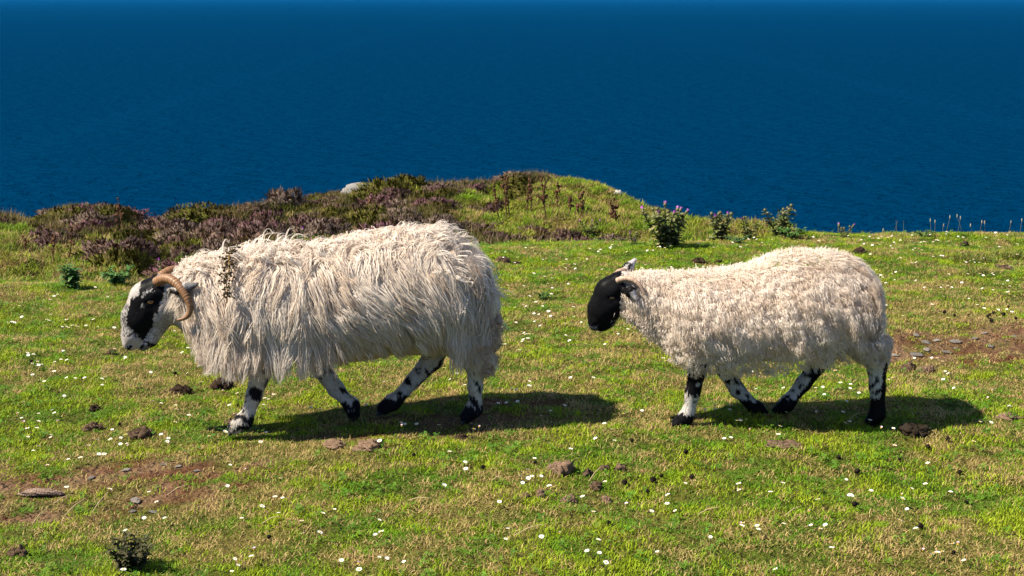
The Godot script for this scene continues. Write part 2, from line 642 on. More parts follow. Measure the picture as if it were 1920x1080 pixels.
func build_grass() -> void:
	var r := RandomNumberGenerator.new()
	r.seed = 77
	var white := Color(1, 1, 1)
	var green: Array = []
	var straw: Array = []
	var kinds := 4
	for k in kinds:
		green.append(PackedFloat32Array())
		straw.append(PackedFloat32Array())
	var moss := PackedFloat32Array()
	var clover := PackedFloat32Array()
	var step := 0.0185
	var z := 1.95
	while z > -5.2:
		var d := EYE.z - z
		var half := 0.385 * d + 0.25
		var x := -half
		while x < half:
			var px := x + r.randf_range(-0.011, 0.011)
			var pz := z + r.randf_range(-0.011, 0.011)
			x += step
			if d > meadow_edge(clampf(px / d, -0.5, 0.5)) + 1.2:
				continue
			var bare := patch(BARE, px, pz) if absf(px) < 2.8 and absf(pz) < 1.6 else 0.0
			if r.randf() < bare * 0.93:
				if r.randf() < 0.35:
					var mc := Color(0.13, 0.045, 0.02).lerp(Color(0.20, 0.13, 0.02), clampf(nz.get_noise_2d(px * 9, pz * 9 + 5) * 1.4, 0, 1)) * r.randf_range(0.6, 1.2)
					row(moss, Vector3(px, land(px, pz) - 0.002, pz), r.randf() * TAU, r.randf_range(0.6, 1.2), r.randf_range(0.4, 1.0), mc)
				continue
			var dry := 0.40 + 0.55 * nz.get_noise_2d(px * 1.7 + 30, pz * 2.2) + 0.5 * nz.get_noise_2d(px * 6.0, pz * 7.0 + 11) + 0.35 * nz.get_noise_2d(px * 15.0, pz * 17.0 + 31)
			dry += 0.55 * patch(STRAW, px, pz, 0.6) - 0.6 * patch(GREEN, px, pz, 0.6) + bare * 0.5
			var k := r.randi() % kinds
			var lush := nz.get_noise_2d(px * 3.1 + 80, pz * 3.6)
			if r.randf() < clampf(dry, 0.08, 0.9):
				var sc := Color(0.51, 0.37, 0.17).lerp(Color(0.33, 0.22, 0.10), r.randf()) * r.randf_range(0.7, 1.15)
				if r.randf() < 0.35:
					sc = sc.lerp(Color(0.20, 0.22, 0.04), 0.6)
				row(straw[k], Vector3(px, land(px, pz), pz), r.randf() * TAU, r.randf_range(0.7, 1.25), r.randf_range(0.5, 0.95), sc)
			elif r.randf() < 0.035 + 0.10 * maxf(0.0, nz.get_noise_2d(px * 2.3 + 5, pz * 2.9 + 70)):
				row(clover, Vector3(px, land(px, pz) + 0.006, pz), r.randf() * TAU, r.randf_range(0.7, 1.3), r.randf_range(0.6, 1.2), Color(0.06, 0.17, 0.015).lerp(Color(0.12, 0.23, 0.02), r.randf()))
			else:
				var gc := Color(0.14, 0.28, 0.006).lerp(Color(0.29, 0.365, 0.016), clampf(0.35 + lush, 0, 1)).lerp(Color(0.09, 0.18, 0.015), clampf(-lush * 1.3, 0, 0.8)) * r.randf_range(0.7, 1.2)
				row(green[k], Vector3(px, land(px, pz), pz), r.randf() * TAU, r.randf_range(0.75, 1.25), r.randf_range(0.6, 1.1) * (1.0 + 0.6 * lush), gc)
		z -= step
	# the same turf, in larger tufts, where it goes on to the sides and behind
	z = 4.6
	while z > -9.5:
		var x := -9.5
		while x < 9.5:
			var px := x + r.randf_range(-0.03, 0.03)
			var pz := z + r.randf_range(-0.03, 0.03)
			x += 0.05
			var d := EYE.z - pz
			if pz < 1.95 and absf(px) < 0.385 * d + 0.25 or land(px, pz) < -2.5:
				continue
			if d > meadow_edge(clampf(px / d, -0.5, 0.5)) + 0.5 and absf(px) < 0.40 * d + 0.5:
				continue
			var dry := 0.40 + 0.55 * nz.get_noise_2d(px * 1.7 + 30, pz * 2.2) + 0.5 * nz.get_noise_2d(px * 6.0, pz * 7.0 + 11)
			var k := r.randi() % kinds
			if r.randf() < clampf(dry, 0.08, 0.9):
				row(straw[k], Vector3(px, land(px, pz), pz), r.randf() * TAU, r.randf_range(1.9, 2.8), r.randf_range(0.9, 1.5), Color(0.51, 0.37, 0.17).lerp(Color(0.33, 0.22, 0.10), r.randf()))
			else:
				row(green[k], Vector3(px, land(px, pz), pz), r.randf() * TAU, r.randf_range(1.9, 2.8), r.randf_range(1.0, 1.7), Color(0.14, 0.28, 0.006).lerp(Color(0.29, 0.365, 0.016), r.randf()) * r.randf_range(0.7, 1.2))
		z -= 0.05
	var ga := Color(0.85, 0.95, 0.8)
	var gb := Color(1.1, 1.05, 1.1)
	for k in kinds:
		scatter("grass", tuft(100 + k, 13, 0.020, 0.011, 0.027, 0.0014, 1.45, ga, gb), green[k], "short cropped green grass covering the cliff top meadow")
		scatter("dry_grass", tuft(200 + k, 11, 0.024, 0.012, 0.028, 0.0012, 1.55, ga, Color(1.15, 1.1, 1.0)), straw[k], "dry straw coloured blades mixed through the meadow grass", "dry grass")
	scatter("moss", tuft(300, 22, 0.02, 0.006, 0.016, 0.0022, 1.3, ga, gb), moss, "rusty brown moss on the trodden bare patches", "moss")
	scatter("clover", clover_mesh(), clover, "low clover leaves mixed into the green turf", "clover")
	# beyond the meadow: rougher grass on the hollow and the headland
	var far: Array = [PackedFloat32Array(), PackedFloat32Array(), PackedFloat32Array()]
	var farm := PackedFloat32Array()
	z = -2.4
	while z > -14.2:
		var d := EYE.z - z
		var x := -0.40 * d - 0.5
		while x < 0.40 * d + 0.5:
			var px := x + r.randf_range(-0.035, 0.035)
			var pz := z + r.randf_range(-0.035, 0.035)
			x += 0.055
			var s := clampf(px / d, -0.5, 0.5)
			var e := meadow_edge(s)
			if d < e + 0.5 or d > brow(s).y + 1.2 and d > e + 2.2:
				continue
			var hh := heath(px, pz)
			var tone := nz.get_noise_2d(px * 1.1, pz * 1.3 + 44) + 0.5 * nz.get_noise_2d(px * 4.0, pz * 4.0)
			if hh > 0.5:
				if r.randf() < 0.55:
					var mc := Color(0.08, 0.09, 0.014).lerp(Color(0.18, 0.13, 0.05), clampf(0.5 + tone, 0, 1)) * r.randf_range(0.7, 1.2)
					row(farm, Vector3(px, land(px, pz), pz), r.randf() * TAU, r.randf_range(0.8, 1.3), r.randf_range(0.7, 1.5), mc)
				continue
			var gc := Color(0.13, 0.21, 0.010).lerp(Color(0.24, 0.26, 0.03), clampf(0.45 + tone, 0, 1))
			if r.randf() < 0.28 + 0.4 * nz.get_noise_2d(px * 0.8, pz * 0.8 + 3):
				gc = Color(0.27, 0.19, 0.075)
			row(far[r.randi() % 3], Vector3(px, land(px, pz), pz), r.randf() * TAU, r.randf_range(0.8, 1.3), r.randf_range(0.5, 1.1), gc * r.randf_range(0.65, 1.2))
		z -= 0.055
	for k in 3:
		scatter("hollow_grass", tuft(400 + k, 16, 0.05, 0.03, 0.085, 0.003, 1.1, ga, gb), far[k], "rough green grass on the hollow and slope of the headland")
	scatter("moor_grass", tuft(420, 18, 0.05, 0.05, 0.11, 0.003, 0.9, ga, gb), farm, "dull olive and straw moor grass between the heather bushes", "moor grass")


# ---------------------------------------------------------------- sheep

func inside(poly: PackedVector2Array, q: Vector2) -> bool:
	return Geometry2D.is_point_in_polygon(q, poly)


# the barrel of a sheep: Vector3(x along the spine, height of the middle, radius)
func barrel(st: Array, x: float) -> Vector2:
	if x <= st[0].x:
		return Vector2(st[0].y, st[0].z)
	for k in range(1, st.size()):
		if x < st[k].x:
			var a: Vector3 = st[k - 1]
			var b: Vector3 = st[k]
			var t := (x - a.x) / (b.x - a.x)
			var pa: Vector3 = st[maxi(k - 2, 0)]
			var pb: Vector3 = st[mini(k + 1, st.size() - 1)]
			return Vector2(cubic_interpolate(a.y, b.y, pa.y, pb.y, t), cubic_interpolate(a.z, b.z, pa.z, pb.z, t))
	return Vector2(st[-1].y, st[-1].z)


# one strand of wool: a thin curved ribbon, rounded by its normals
func strand(s: Shape, pts: PackedVector3Array, up: PackedVector3Array, wide: float, col: Color, roll: float) -> void:
	var m := pts.size()
	var first := s.v.size()
	for k in m:
		var t := (pts[mini(k + 1, m - 1)] - pts[maxi(k - 1, 0)]).normalized()
		var n := up[k]
		var w := t.cross(n).normalized()
		n = w.cross(t)
		var w2 := w * cos(roll) + n * sin(roll)
		var n2 := w2.cross(t)
		var f := float(k) / (m - 1)
		var h := wide * (1.0 - 0.85 * f * f * f)
		s.add(pts[k] - w2 * h, (n2 - w2 * 0.7).normalized(), col)
		s.add(pts[k] + w2 * h, (n2 + w2 * 0.7).normalized(), col)
	for k in m - 1:
		var a := first + k * 2
		s.quad(a, a + 1, a + 3, a + 2)


func wool_tint(r: RandomNumberGenerator, a: Color, b: Color) -> Color:
	return a.lerp(b, r.randf()) * r.randf_range(0.86, 1.06)


func lock(s: Shape, r: RandomNumberGenerator, gp: PackedVector3Array, gn: PackedVector3Array, count: int, spread: float, wave: float, turns: float, wide: float, col: Color, pinch := 0.75) -> void:
	var m := gp.size()
	var gs := PackedVector3Array()
	for k in m:
		gs.append((gp[mini(k + 1, m - 1)] - gp[maxi(k - 1, 0)]).normalized().cross(gn[k]).normalized())
	var ph0 := r.randf() * TAU
	for j in count:
		var a := r.randfn() * spread
		var b := r.randfn() * spread * 0.6
		var ph := ph0 + r.randfn() * 0.6
		var wv := wave * r.randf_range(0.6, 1.3)
		var keep := r.randf_range(0.72, 1.0)
		var pts := PackedVector3Array()
		for k in m:
			var f := float(k) / (m - 1)
			var g := f * keep * (m - 1)
			var k0 := mini(int(g), m - 2)
			var p := gp[k0].lerp(gp[k0 + 1], g - k0)
			var rho := 1.0 - pinch * f
			var w := minf(f * 3.0, 1.0) * wv
			p += gs[k] * (a * rho + w * sin(ph + f * turns * TAU)) + gn[k] * (b * rho + w * 0.7 * cos(ph + f * turns * TAU))
			pts.append(p)
		strand(s, pts, gn, wide * r.randf_range(0.7, 1.3), col * r.randf_range(0.9, 1.08), r.randf_range(-0.7, 0.7))


# a guide for a lock: it follows the barrel down from (x, th) and then hangs
func narrow(x: float, zk: float) -> float:
	return lerpf(zk * 0.66, zk, smoothstep(-0.62, -0.36, x))


func guide(st: Array, x: float, th: float, length: float, drift: float, lift: float, base: float, zk: float, low: float, m := 8, across := 1.0, hang := 1.68) -> Array:
	var gp := PackedVector3Array()
	var gn := PackedVector3Array()
	var side := 1.0 if th >= 0 else -1.0
	var p := Vector3.ZERO
	var n := Vector3.UP
	var ds := length / (m - 1)
	var ang := absf(th)
	for k in m:
		var f := float(k) / (m - 1)
		if ang < hang or k == 0:
			var q := barrel(st, x)
			var e := 0.02
			var q2 := barrel(st, x + e)
			var zz := narrow(x, zk)
			n = Vector3(-((q2.x - q.x) * cos(ang) + q2.y - q.y) / e, cos(ang), side * sin(ang) / zz).normalized()
			var h := base + lift * sin(PI * minf(f * 1.25, 1.0))
			p = Vector3(x, q.x + q.y * cos(ang), side * q.y * sin(ang) * zz) + n * h
			var dn := 1.0 / sqrt(1.0 + drift * drift)
			ang += across * dn * ds / maxf(q.y, 0.06)
			x += drift * dn * ds
		else:
			var dir := Vector3(drift * 0.7, -1.0, side * 0.10).normalized()
			p += dir * ds
			if p.y < low:
				p.y = low + 0.004 * k
			n = n.lerp(Vector3(0, 0.0, side), 0.3).normalized()
		gp.append(p)
		gn.append(n)
	return [gp, gn]


func eye_part(parent: Node, at: Vector3, r: float, sz: float, iris: Color) -> void:
	var s := Shape.new()
	var rings := 10
	var segs := 16
	for k in rings + 1:
		var th := PI * k / rings
		for q in segs:
			var ph := TAU * q / segs
			var d := Vector3(sin(th) * cos(ph), sin(th) * sin(ph), cos(th))
			var col := iris
			if absf(d.y) < 0.22 and absf(d.x) < 0.55 and d.z > 0.5:
				col = Color(0.004, 0.004, 0.004)
			elif Vector2(d.x, d.y).length() > 0.75:
				col = Color(0.015, 0.01, 0.008)
			s.add(d * r * Vector3(1.15, 0.8, 0.7), d, col)
	for k in rings:
		for q in segs:
			var q2 := (q + 1) % segs
			s.quad(k * segs + q, (k + 1) * segs + q, (k + 1) * segs + q2, k * segs + q2)
	var o := part("eye", s, M.eye, parent)
	o.position = at
	o.basis = Basis(Vector3.UP, 0.0 if sz > 0 else PI) * Basis(Vector3.RIGHT, -0.15)


# two claws side by side, toe pointing along dir
func hoof_part(parent: Node, at: Vector3, dir: Vector3, size: float, dark: Color) -> void:
	var s := Shape.new()
	var d := dir.normalized()
	var w := Vector3(0, 0, 1)
	var up := w.cross(d).normalized()
	if up.y < 0:
		up = -up
	for k in [-1.0, 1.0]:
		var pts := PackedVector3Array()
		var rad := PackedFloat32Array()
		for q in 7:
			var f := q / 6.0
			pts.append(at + d * (f * 1.5 - 0.5) * size + w * k * size * (0.42 - 0.1 * f) + up * (-0.35 * f * size))
			rad.append(size * (0.50 - 0.30 * f * f))
		tube(s, pts, rad, 9, dark)
	part("hoof", s, M.hoof, parent)


func horn_part(parent: Node, pts: PackedVector3Array, r0: float, r1: float, ridges: float, ca: Color, cb: Color, seed_: int) -> void:
	var s := Shape.new()
	var fine := PackedVector3Array()
	var rad := PackedFloat32Array()
	var col := PackedColorArray()
	var m := pts.size()
	var per := 16
	for k in m - 1:
		for q in per:
			var t := float(q) / per
			fine.append(pts[k].cubic_interpolate(pts[k + 1], pts[maxi(k - 1, 0)], pts[mini(k + 2, m - 1)], t))
	fine.append(pts[-1])
	for k in fine.size():
		var f := float(k) / (fine.size() - 1)
		var wob := nz.get_noise_2d(f * 9.0, seed_)
		var rg := sin(f * ridges * TAU + wob * 3.0)
		rg = 1.0 - 2.0 * pow(0.5 - 0.5 * rg, 1.6)
		var fade := 1.0 - smoothstep(0.55, 0.9, f)
		rad.append(lerpf(r0, r1, pow(f, 1.7)) * (1.0 + 0.035 * rg * fade))
		var tone := clampf(0.5 - 0.42 * rg * fade + 0.4 * nz.get_noise_2d(f * 40.0, seed_ + 9), 0, 1)
		col.append(ca.lerp(cb, tone))
	tube(s, fine, rad, 16, col)
	s.smooth()
	part("horn", s, M.horn, parent)


func spots(p: Vector3, scale: float, off: float) -> float:
	return fb.get_noise_3dv(p * scale + Vector3(off, off * 2.0, 0))


# wool falling over the rump: strands run down the back end of the barrel
func rump(s: Shape, r: RandomNumberGenerator, far: float, mid: float, wide: float, hi: float, low: float, count: int, per: int, length: float, wave: float, turns: float, thin: float, ca: Color, cb: Color) -> void:
	for g in count:
		var y := r.randf_range(mid - 0.08, hi)
		var z := r.randf_range(-wide, wide)
		var gp := PackedVector3Array()
		var gn := PackedVector3Array()
		var lift := r.randf_range(-0.006, 0.012)
		for k in 8:
			var x := far - 1.5 * (z * z) - 1.05 * (y - mid) * (y - mid) * (1.0 if y > mid else 0.35) + lift + 0.010 * sin(PI * k / 7.0)
			gp.append(Vector3(x, maxf(y, low + 0.003 * k), z))
			gn.append(Vector3(1.0, 2.1 * (y - mid) if y > mid else 0.0, 3.0 * z).normalized())
			y -= length / 7.0 * r.randf_range(0.85, 1.1)
			z += 0.1 * z / 7.0 + 0.002 * r.randfn()
		lock(s, r, gp, gn, per, r.randf_range(0.007, 0.013), wave * r.randf_range(0.7, 1.5), turns * r.randf_range(0.7, 1.3), thin, ca.lerp(cb, clampf(0.4 + 0.25 * r.randfn(), 0, 1)), 0.5)


# short hair lying on the face and the legs, in the colours of the hide under it
func short_coat(t: Node, body: Shape, head: Vector3, lie: Vector3, seed_: int) -> void:
	var r := RandomNumberGenerator.new()
	r.seed = seed_
	var s := Shape.new()
	for k in body.v.size():
		var p := body.v[k]
		var face := p.x < head.x and p.y > head.y
		if not face and p.y > 0.26 or p.y < 0.012:
			continue
		var n := body.n[k]
		var flow := lie if face else Vector3(0.25, -1.0, 0)
		var ln := 0.0085 if face else 0.0105
		if face and p.y < 0.38:
			ln = 0.004
		for q in 2 if face else 3:
			var f := (flow + Vector3(r.randfn(), r.randfn(), r.randfn()) * 0.28)
			f = (f - n * f.dot(n)).normalized()
			var w := f.cross(n).normalized() * 0.0006
			var at := p + f * r.randf_range(-0.003, 0.003) + w * r.randf_range(-4.0, 4.0) - n * 0.0008
			var ll := ln * r.randf_range(0.6, 1.2)
			var c := body.c[k] * r.randf_range(0.8, 1.2)
			var i0 := s.add(at - w, n, c)
			var i1 := s.add(at + w, n, c)
			var mid := at + f * ll * 0.55 + n * ll * 0.26
			var i2 := s.add(mid + w * 0.8, n, c)
			var i3 := s.add(mid - w * 0.8, n, c)
			var i4 := s.add(at + f * ll + n * ll * 0.30, n, c)
			s.quad(i0, i1, i2, i3)
			s.tri(i3, i2, i4)
	var o := part("short_coat", s, M.coat, t)
	o.set_meta("kind", "stuff")


# ------------------------------------------------ the long-fleeced ewe

var EWE := [
	Vector3(-0.640, 0.510, 0.100), Vector3(-0.585, 0.496, 0.135), Vector3(-0.510, 0.458, 0.190), Vector3(-0.410, 0.441, 0.208), Vector3(-0.310, 0.450, 0.231), Vector3(-0.170, 0.452, 0.238), Vector3(-0.030, 0.463, 0.245),
	Vector3(0.130, 0.483, 0.249), Vector3(0.295, 0.497, 0.251), Vector3(0.400, 0.494, 0.243), Vector3(0.485, 0.459, 0.218), Vector3(0.535, 0.435, 0.175), Vector3(0.570, 0.420, 0.090)]


func build_ewe() -> void:
	var t := thing("horned_ewe", Vector3(-0.661, 0.0, 0.02), deg_to_rad(7.0))
	tag(t, "long fleeced ewe with curled ridged horn and black and white face, leading the younger sheep", "sheep", "sheep walking across the meadow")
	var f := Field.new()
	# trunk
	f.bone(Vector3(-0.42, 0.46, 0), Vector3(-0.28, 0.455, 0), 0.15, 0.185, 0.08)
	f.bone(Vector3(-0.28, 0.455, 0), Vector3(0.05, 0.47, 0), 0.185, 0.20, 0.08)
	f.bone(Vector3(0.05, 0.47, 0), Vector3(0.36, 0.49, 0), 0.20, 0.205, 0.08)
	f.bone(Vector3(0.36, 0.49, 0), Vector3(0.48, 0.45, 0), 0.205, 0.14, 0.08)
	# neck and head
	f.bone(Vector3(-0.625, 0.500, 0), Vector3(-0.42, 0.46, 0), 0.072, 0.15, 0.06, 1.3)
	f.bone(Vector3(-0.653, 0.535, 0), Vector3(-0.706, 0.513, 0), 0.068, 0.060, 0.03, 1.16)
	f.bone(Vector3(-0.706, 0.513, 0), Vector3(-0.747, 0.440, 0), 0.060, 0.055, 0.03, 1.22)
	f.bone(Vector3(-0.747, 0.440, 0), Vector3(-0.766, 0.378, 0), 0.054, 0.042, 0.025, 1.2)
	f.bone(Vector3(-0.768, 0.368, 0), Vector3(-0.775, 0.347, 0), 0.038, 0.032, 0.02, 1.0)
	f.bone(Vector3(-0.650, 0.462, 0), Vector3(-0.702, 0.362, 0), 0.052, 0.030, 0.025, 1.15)
	f.bone(Vector3(-0.706, 0.352, 0), Vector3(-0.732, 0.333, 0), 0.027, 0.021, 0.012, 1.0)
	var eyes := []
	for sz in [1.0, -1.0]:
		f.bone(Vector3(-0.679, 0.534, 0.043 * sz), Vector3(-0.703, 0.526, 0.042 * sz), 0.021, 0.016, 0.018)          # brow
		f.bone(Vector3(-0.692, 0.480, 0.036 * sz), Vector3(-0.738, 0.425, 0.030 * sz), 0.018, 0.012, 0.03)          # cheek bone
		f.bone(Vector3(-0.650, 0.478, 0.040 * sz), Vector3(-0.672, 0.440, 0.036 * sz), 0.024, 0.018, 0.03)          # jaw muscle
	for sz in [1.0, -1.0]:
		var e := f.skin(-0.688, 0.5115, sz)
		eyes.append(e)
		f.bone(e + Vector3(-0.007, 0, 0.002 * sz), e + Vector3(0.007, 0, 0.002 * sz), 0.0105, 0.0105, -0.005)       # eye socket
		f.bone(e + Vector3(-0.013, 0.010, -0.004 * sz), e + Vector3(0.013, 0.0105, -0.004 * sz), 0.0075, 0.0065, 0.004)   # lids
		f.bone(e + Vector3(-0.012, -0.011, -0.004 * sz), e + Vector3(0.011, -0.0095, -0.004 * sz), 0.0055, 0.0055, 0.004)
		var n0 := f.skin(-0.787, 0.337, sz)
		var n1 := f.skin(-0.775, 0.348, sz)
		f.bone(n0, n1, 0.0045, 0.0060, -0.004)                                                                       # nostril
		var m0 := f.skin(-0.752, 0.318, sz)
		var m1 := f.skin(-0.724, 0.352, sz)
		f.bone(m0, m1, 0.0055, 0.0045, -0.005)                                                                       # mouth
		var drop := 0.0 if sz > 0 else 0.012
		f.bone(Vector3(-0.617, 0.559, 0.060 * sz), Vector3(-0.568, 0.567, 0.112 * sz), 0.013, 0.023, 0.012)         # ear
		f.bone(Vector3(-0.568, 0.567, 0.112 * sz), Vector3(-0.508, 0.590 - drop, 0.146 * sz), 0.023, 0.005, 0.012)
	# legs: near fore stepping out, far fore folding back, far hind swinging forward, near hind behind
	var legs := [
		[Vector3(-0.27, 0.36, 0.09), Vector3(-0.299, 0.225, 0.09), Vector3(-0.322, 0.150, 0.09), Vector3(-0.346, 0.082, 0.095), Vector3(-0.360, 0.056, 0.095), Vector3(-0.398, 0.028, 0.095)],
		[Vector3(-0.10, 0.34, -0.06), Vector3(-0.070, 0.205, -0.06), Vector3(-0.016, 0.122, -0.06), Vector3(0.027, 0.070, -0.06), Vector3(0.042, 0.054, -0.06), Vector3(0.049, 0.020, -0.06)],
		[Vector3(0.38, 0.36, -0.08), Vector3(0.362, 0.225, -0.08), Vector3(0.285, 0.140, -0.08), Vector3(0.222, 0.070, -0.08), Vector3(0.203, 0.056, -0.08), Vector3(0.166, 0.033, -0.08)],
		[Vector3(0.45, 0.37, 0.08), Vector3(0.518, 0.235, 0.08), Vector3(0.514, 0.150, 0.08), Vector3(0.514, 0.090, 0.08), Vector3(0.510, 0.066, 0.08), Vector3(0.480, 0.036, 0.08)]]
	var radii := [[0.075, 0.036, 0.028, 0.0225, 0.0295, 0.0255], [0.075, 0.036, 0.030, 0.0225, 0.0295, 0.0245], [0.11, 0.040, 0.027, 0.0235, 0.0300, 0.0255], [0.11, 0.038, 0.026, 0.0230, 0.0300, 0.0250]]
	for k in 4:
		for q in 5:
			f.bone(legs[k][q], legs[k][q + 1], radii[k][q], radii[k][q + 1], 0.035 if q == 0 else 0.014)
	var s := Shape.new()
	var wool := Color(0.62, 0.55, 0.46)
	var X := func(pts: Array) -> PackedVector2Array: return PackedVector2Array(pts)
	var black: PackedVector2Array = X.call([Vector2(262, 295), Vector2(285, 185), Vector2(390, 150), Vector2(460, 170), Vector2(490, 270), Vector2(565, 290), Vector2(545, 340), Vector2(550, 405), Vector2(490, 490), Vector2(480, 560), Vector2(415, 615), Vector2(420, 705), Vector2(365, 770), Vector2(335, 830), Vector2(290, 860), Vector2(245, 800), Vector2(190, 740), Vector2(120, 690), Vector2(100, 600), Vector2(140, 500), Vector2(165, 420), Vector2(250, 380)])
	var mouth: PackedVector2Array = X.call([Vector2(325, 845), Vector2(440, 890), Vector2(440, 930), Vector2(400, 960), Vector2(345, 890)])
	var chin: PackedVector2Array = X.call([Vector2(235, 985), Vector2(295, 890), Vector2(345, 900), Vector2(420, 960), Vector2(380, 1040), Vector2(240, 1040)])
	var nostril: PackedVector2Array = X.call([Vector2(95, 930), Vector2(160, 880), Vector2(172, 900), Vector2(150, 955), Vector2(115, 960)])
	var slit: PackedVector2Array = X.call([Vector2(225, 990), Vector2(290, 890), Vector2(305, 880), Vector2(300, 905), Vector2(250, 1000)])
	var arc: PackedVector2Array = X.call([Vector2(285, 415), Vector2(320, 350), Vector2(400, 320), Vector2(460, 350), Vector2(400, 345), Vector2(335, 372), Vector2(300, 420)])
	var dot: PackedVector2Array = X.call([Vector2(270, 480), Vector2(300, 480), Vector2(318, 520), Vector2(290, 548)])
	var ear: PackedVector2Array = X.call([Vector2(610, 300), Vector2(760, 320), Vector2(770, 360), Vector2(660, 405), Vector2(630, 370)])
	var paint_head := func(p: Vector3) -> Color:
		var up := smoothstep(0.36, 0.50, p.y)
		var q := Vector2((p.x - 0.010 * up + 0.8227) / 0.000318, (0.6563 + 0.013 * up - p.y) / 0.000347 + absf(p.z) * 300.0 - 18.0)
		q += Vector2(fb.get_noise_3dv(p * 90.0), fb.get_noise_3dv(p * 90.0 + Vector3.ONE * 7.0)) * 26.0
		var grain := fb.get_noise_3dv(p * 260.0)
		var pale := Color(0.46, 0.43, 0.40)
		if q.y > 780.0 and q.x < 330.0:
			pale = Color(0.40, 0.36, 0.335)
		var c := pale * (1.0 + 0.25 * grain)
		if p.x > -0.63 and p.y < 0.535:
			c = wool * (0.95 + 0.2 * grain)
		if q.x > 340 and q.y > 380 and grain > 0.22 and p.x < -0.60:
			c = Color(0.17, 0.16, 0.15)
		if q.x < 260 and q.y > 480 and q.y < 800 and spots(p, 130.0, 3.0) > 0.02:
			c = Color(0.06, 0.055, 0.055)
		if inside(black, q): c = Color(0.009, 0.009, 0.0105) * (1.0 + 1.2 * maxf(grain, 0.0))
		if inside(arc, q) and grain > 0.02: c = Color(0.42, 0.41, 0.40)
		if inside(dot, q) and grain > -0.05: c = Color(0.40, 0.39, 0.38)
		if inside(chin, q): c = Color(0.16, 0.15, 0.15) * (1.0 + 0.8 * grain)
		if inside(mouth, q): c = Color(0.015, 0.015, 0.016)
		if inside(nostril, q) or inside(slit, q): c = Color(0.012, 0.011, 0.012)
		if inside(ear, q): c = Color(0.02, 0.02, 0.022)
		if absf(p.z) > 0.090 and p.x > -0.555 and p.y > 0.53: c = Color(0.13, 0.13, 0.14) * (1.0 + 0.7 * grain)
		return c
	var paint_leg := func(p: Vector3) -> Color:
		var c := Color(0.54, 0.50, 0.45) * (1.0 + 0.25 * fb.get_noise_3dv(p * 200.0))
		var n := spots(p, 22.0, 5.0) + 0.35 * fb.get_noise_3dv(p * 90.0)
		var dark := n - 0.30
		dark += 0.62 * smoothstep(0.095, 0.06, p.y) - 0.1 * smoothstep(0.03, 0.0, p.y)
		if p.x < -0.2: dark -= 0.15
		if p.x > 0.1: dark += 0.5 * smoothstep(0.010, 0.024, (p.x - (0.362 if p.x < 0.42 else 0.520)) * 0.75 - (p.y - 0.225) * (0.6 if p.x < 0.42 else 0.0)) 
		if (p - Vector3(-0.315, 0.165, 0.112)).length() < 0.026 + 0.008 * n: dark = 1.0
		if p.x > 0.42 and p.y < 0.11 and p.y > 0.0: dark += 0.35
		if p.x > 0.13 and p.x < 0.24 and p.y < 0.085: dark += 0.2
		c = c.lerp(Color(0.30, 0.22, 0.13), 0.5 * smoothstep(0.1, 0.5, spots(p, 40.0, 2.0)))
		c = c.lerp(Color(0.014, 0.014, 0.017), smoothstep(-0.07, 0.05, dark))
		if p.y > 0.26: c = wool
		return c
	mesh_field(f, s, Vector3(-0.83, 0.30, -0.15), Vector3(-0.48, 0.63, 0.15), 0.0042, paint_head)
	mesh_field(f, s, Vector3(-0.56, 0.20, -0.26), Vector3(0.66, 0.73, 0.26), 0.016, func(_p): return Color(0.50, 0.42, 0.33))
	for k in 4:
		var lo: Vector3 = legs[k][1]
		var hi: Vector3 = legs[k][1]
		for q in range(1, 6):
			lo = lo.min(legs[k][q])
			hi = hi.max(legs[k][q])
		mesh_field(f, s, lo - Vector3.ONE * 0.042, hi + Vector3(0.045, 0.03, 0.045), 0.0052, paint_leg)
	s.smooth()
	part("body", s, M.hide, t)
	short_coat(t, s, Vector3(-0.50, 0.305, 0), Vector3(0.52, 0.86, 0.0), 21)
	for sz in [1.0, -1.0]:
		eye_part(t, eyes[0 if sz > 0 else 1] - Vector3(0, 0, 0.0055 * sz), 0.0125, sz, Color(0.36, 0.15, 0.03))
	for k in 4:
		hoof_part(t, legs[k][5] + (legs[k][5] - legs[k][4]).normalized() * 0.006, (legs[k][5] - legs[k][4]) + Vector3(-0.004, 0, 0), 0.0265, Color(0.02, 0.02, 0.022))
	for sz in [1.0, -1.0]:
		var hp := PackedVector3Array()
		var table := [Vector3(-0.672, 0.572, 0.040), Vector3(-0.648, 0.586, 0.060), Vector3(-0.624, 0.591, 0.082), Vector3(-0.597, 0.582, 0.108), Vector3(-0.573, 0.560, 0.130), Vector3(-0.553, 0.530, 0.144), Vector3(-0.543, 0.498, 0.150), Vector3(-0.549, 0.471, 0.152), Vector3(-0.567, 0.456, 0.150), Vector3(-0.592, 0.449, 0.146)]
		for p in table:
			hp.append(Vector3(p.x + 0.008, p.y + 0.011, p.z * sz))
		horn_part(t, hp, 0.0188, 0.0048, 36.0, Color(0.245, 0.13, 0.06), Color(0.10, 0.05, 0.024), 3)
	ewe_fleece(t)


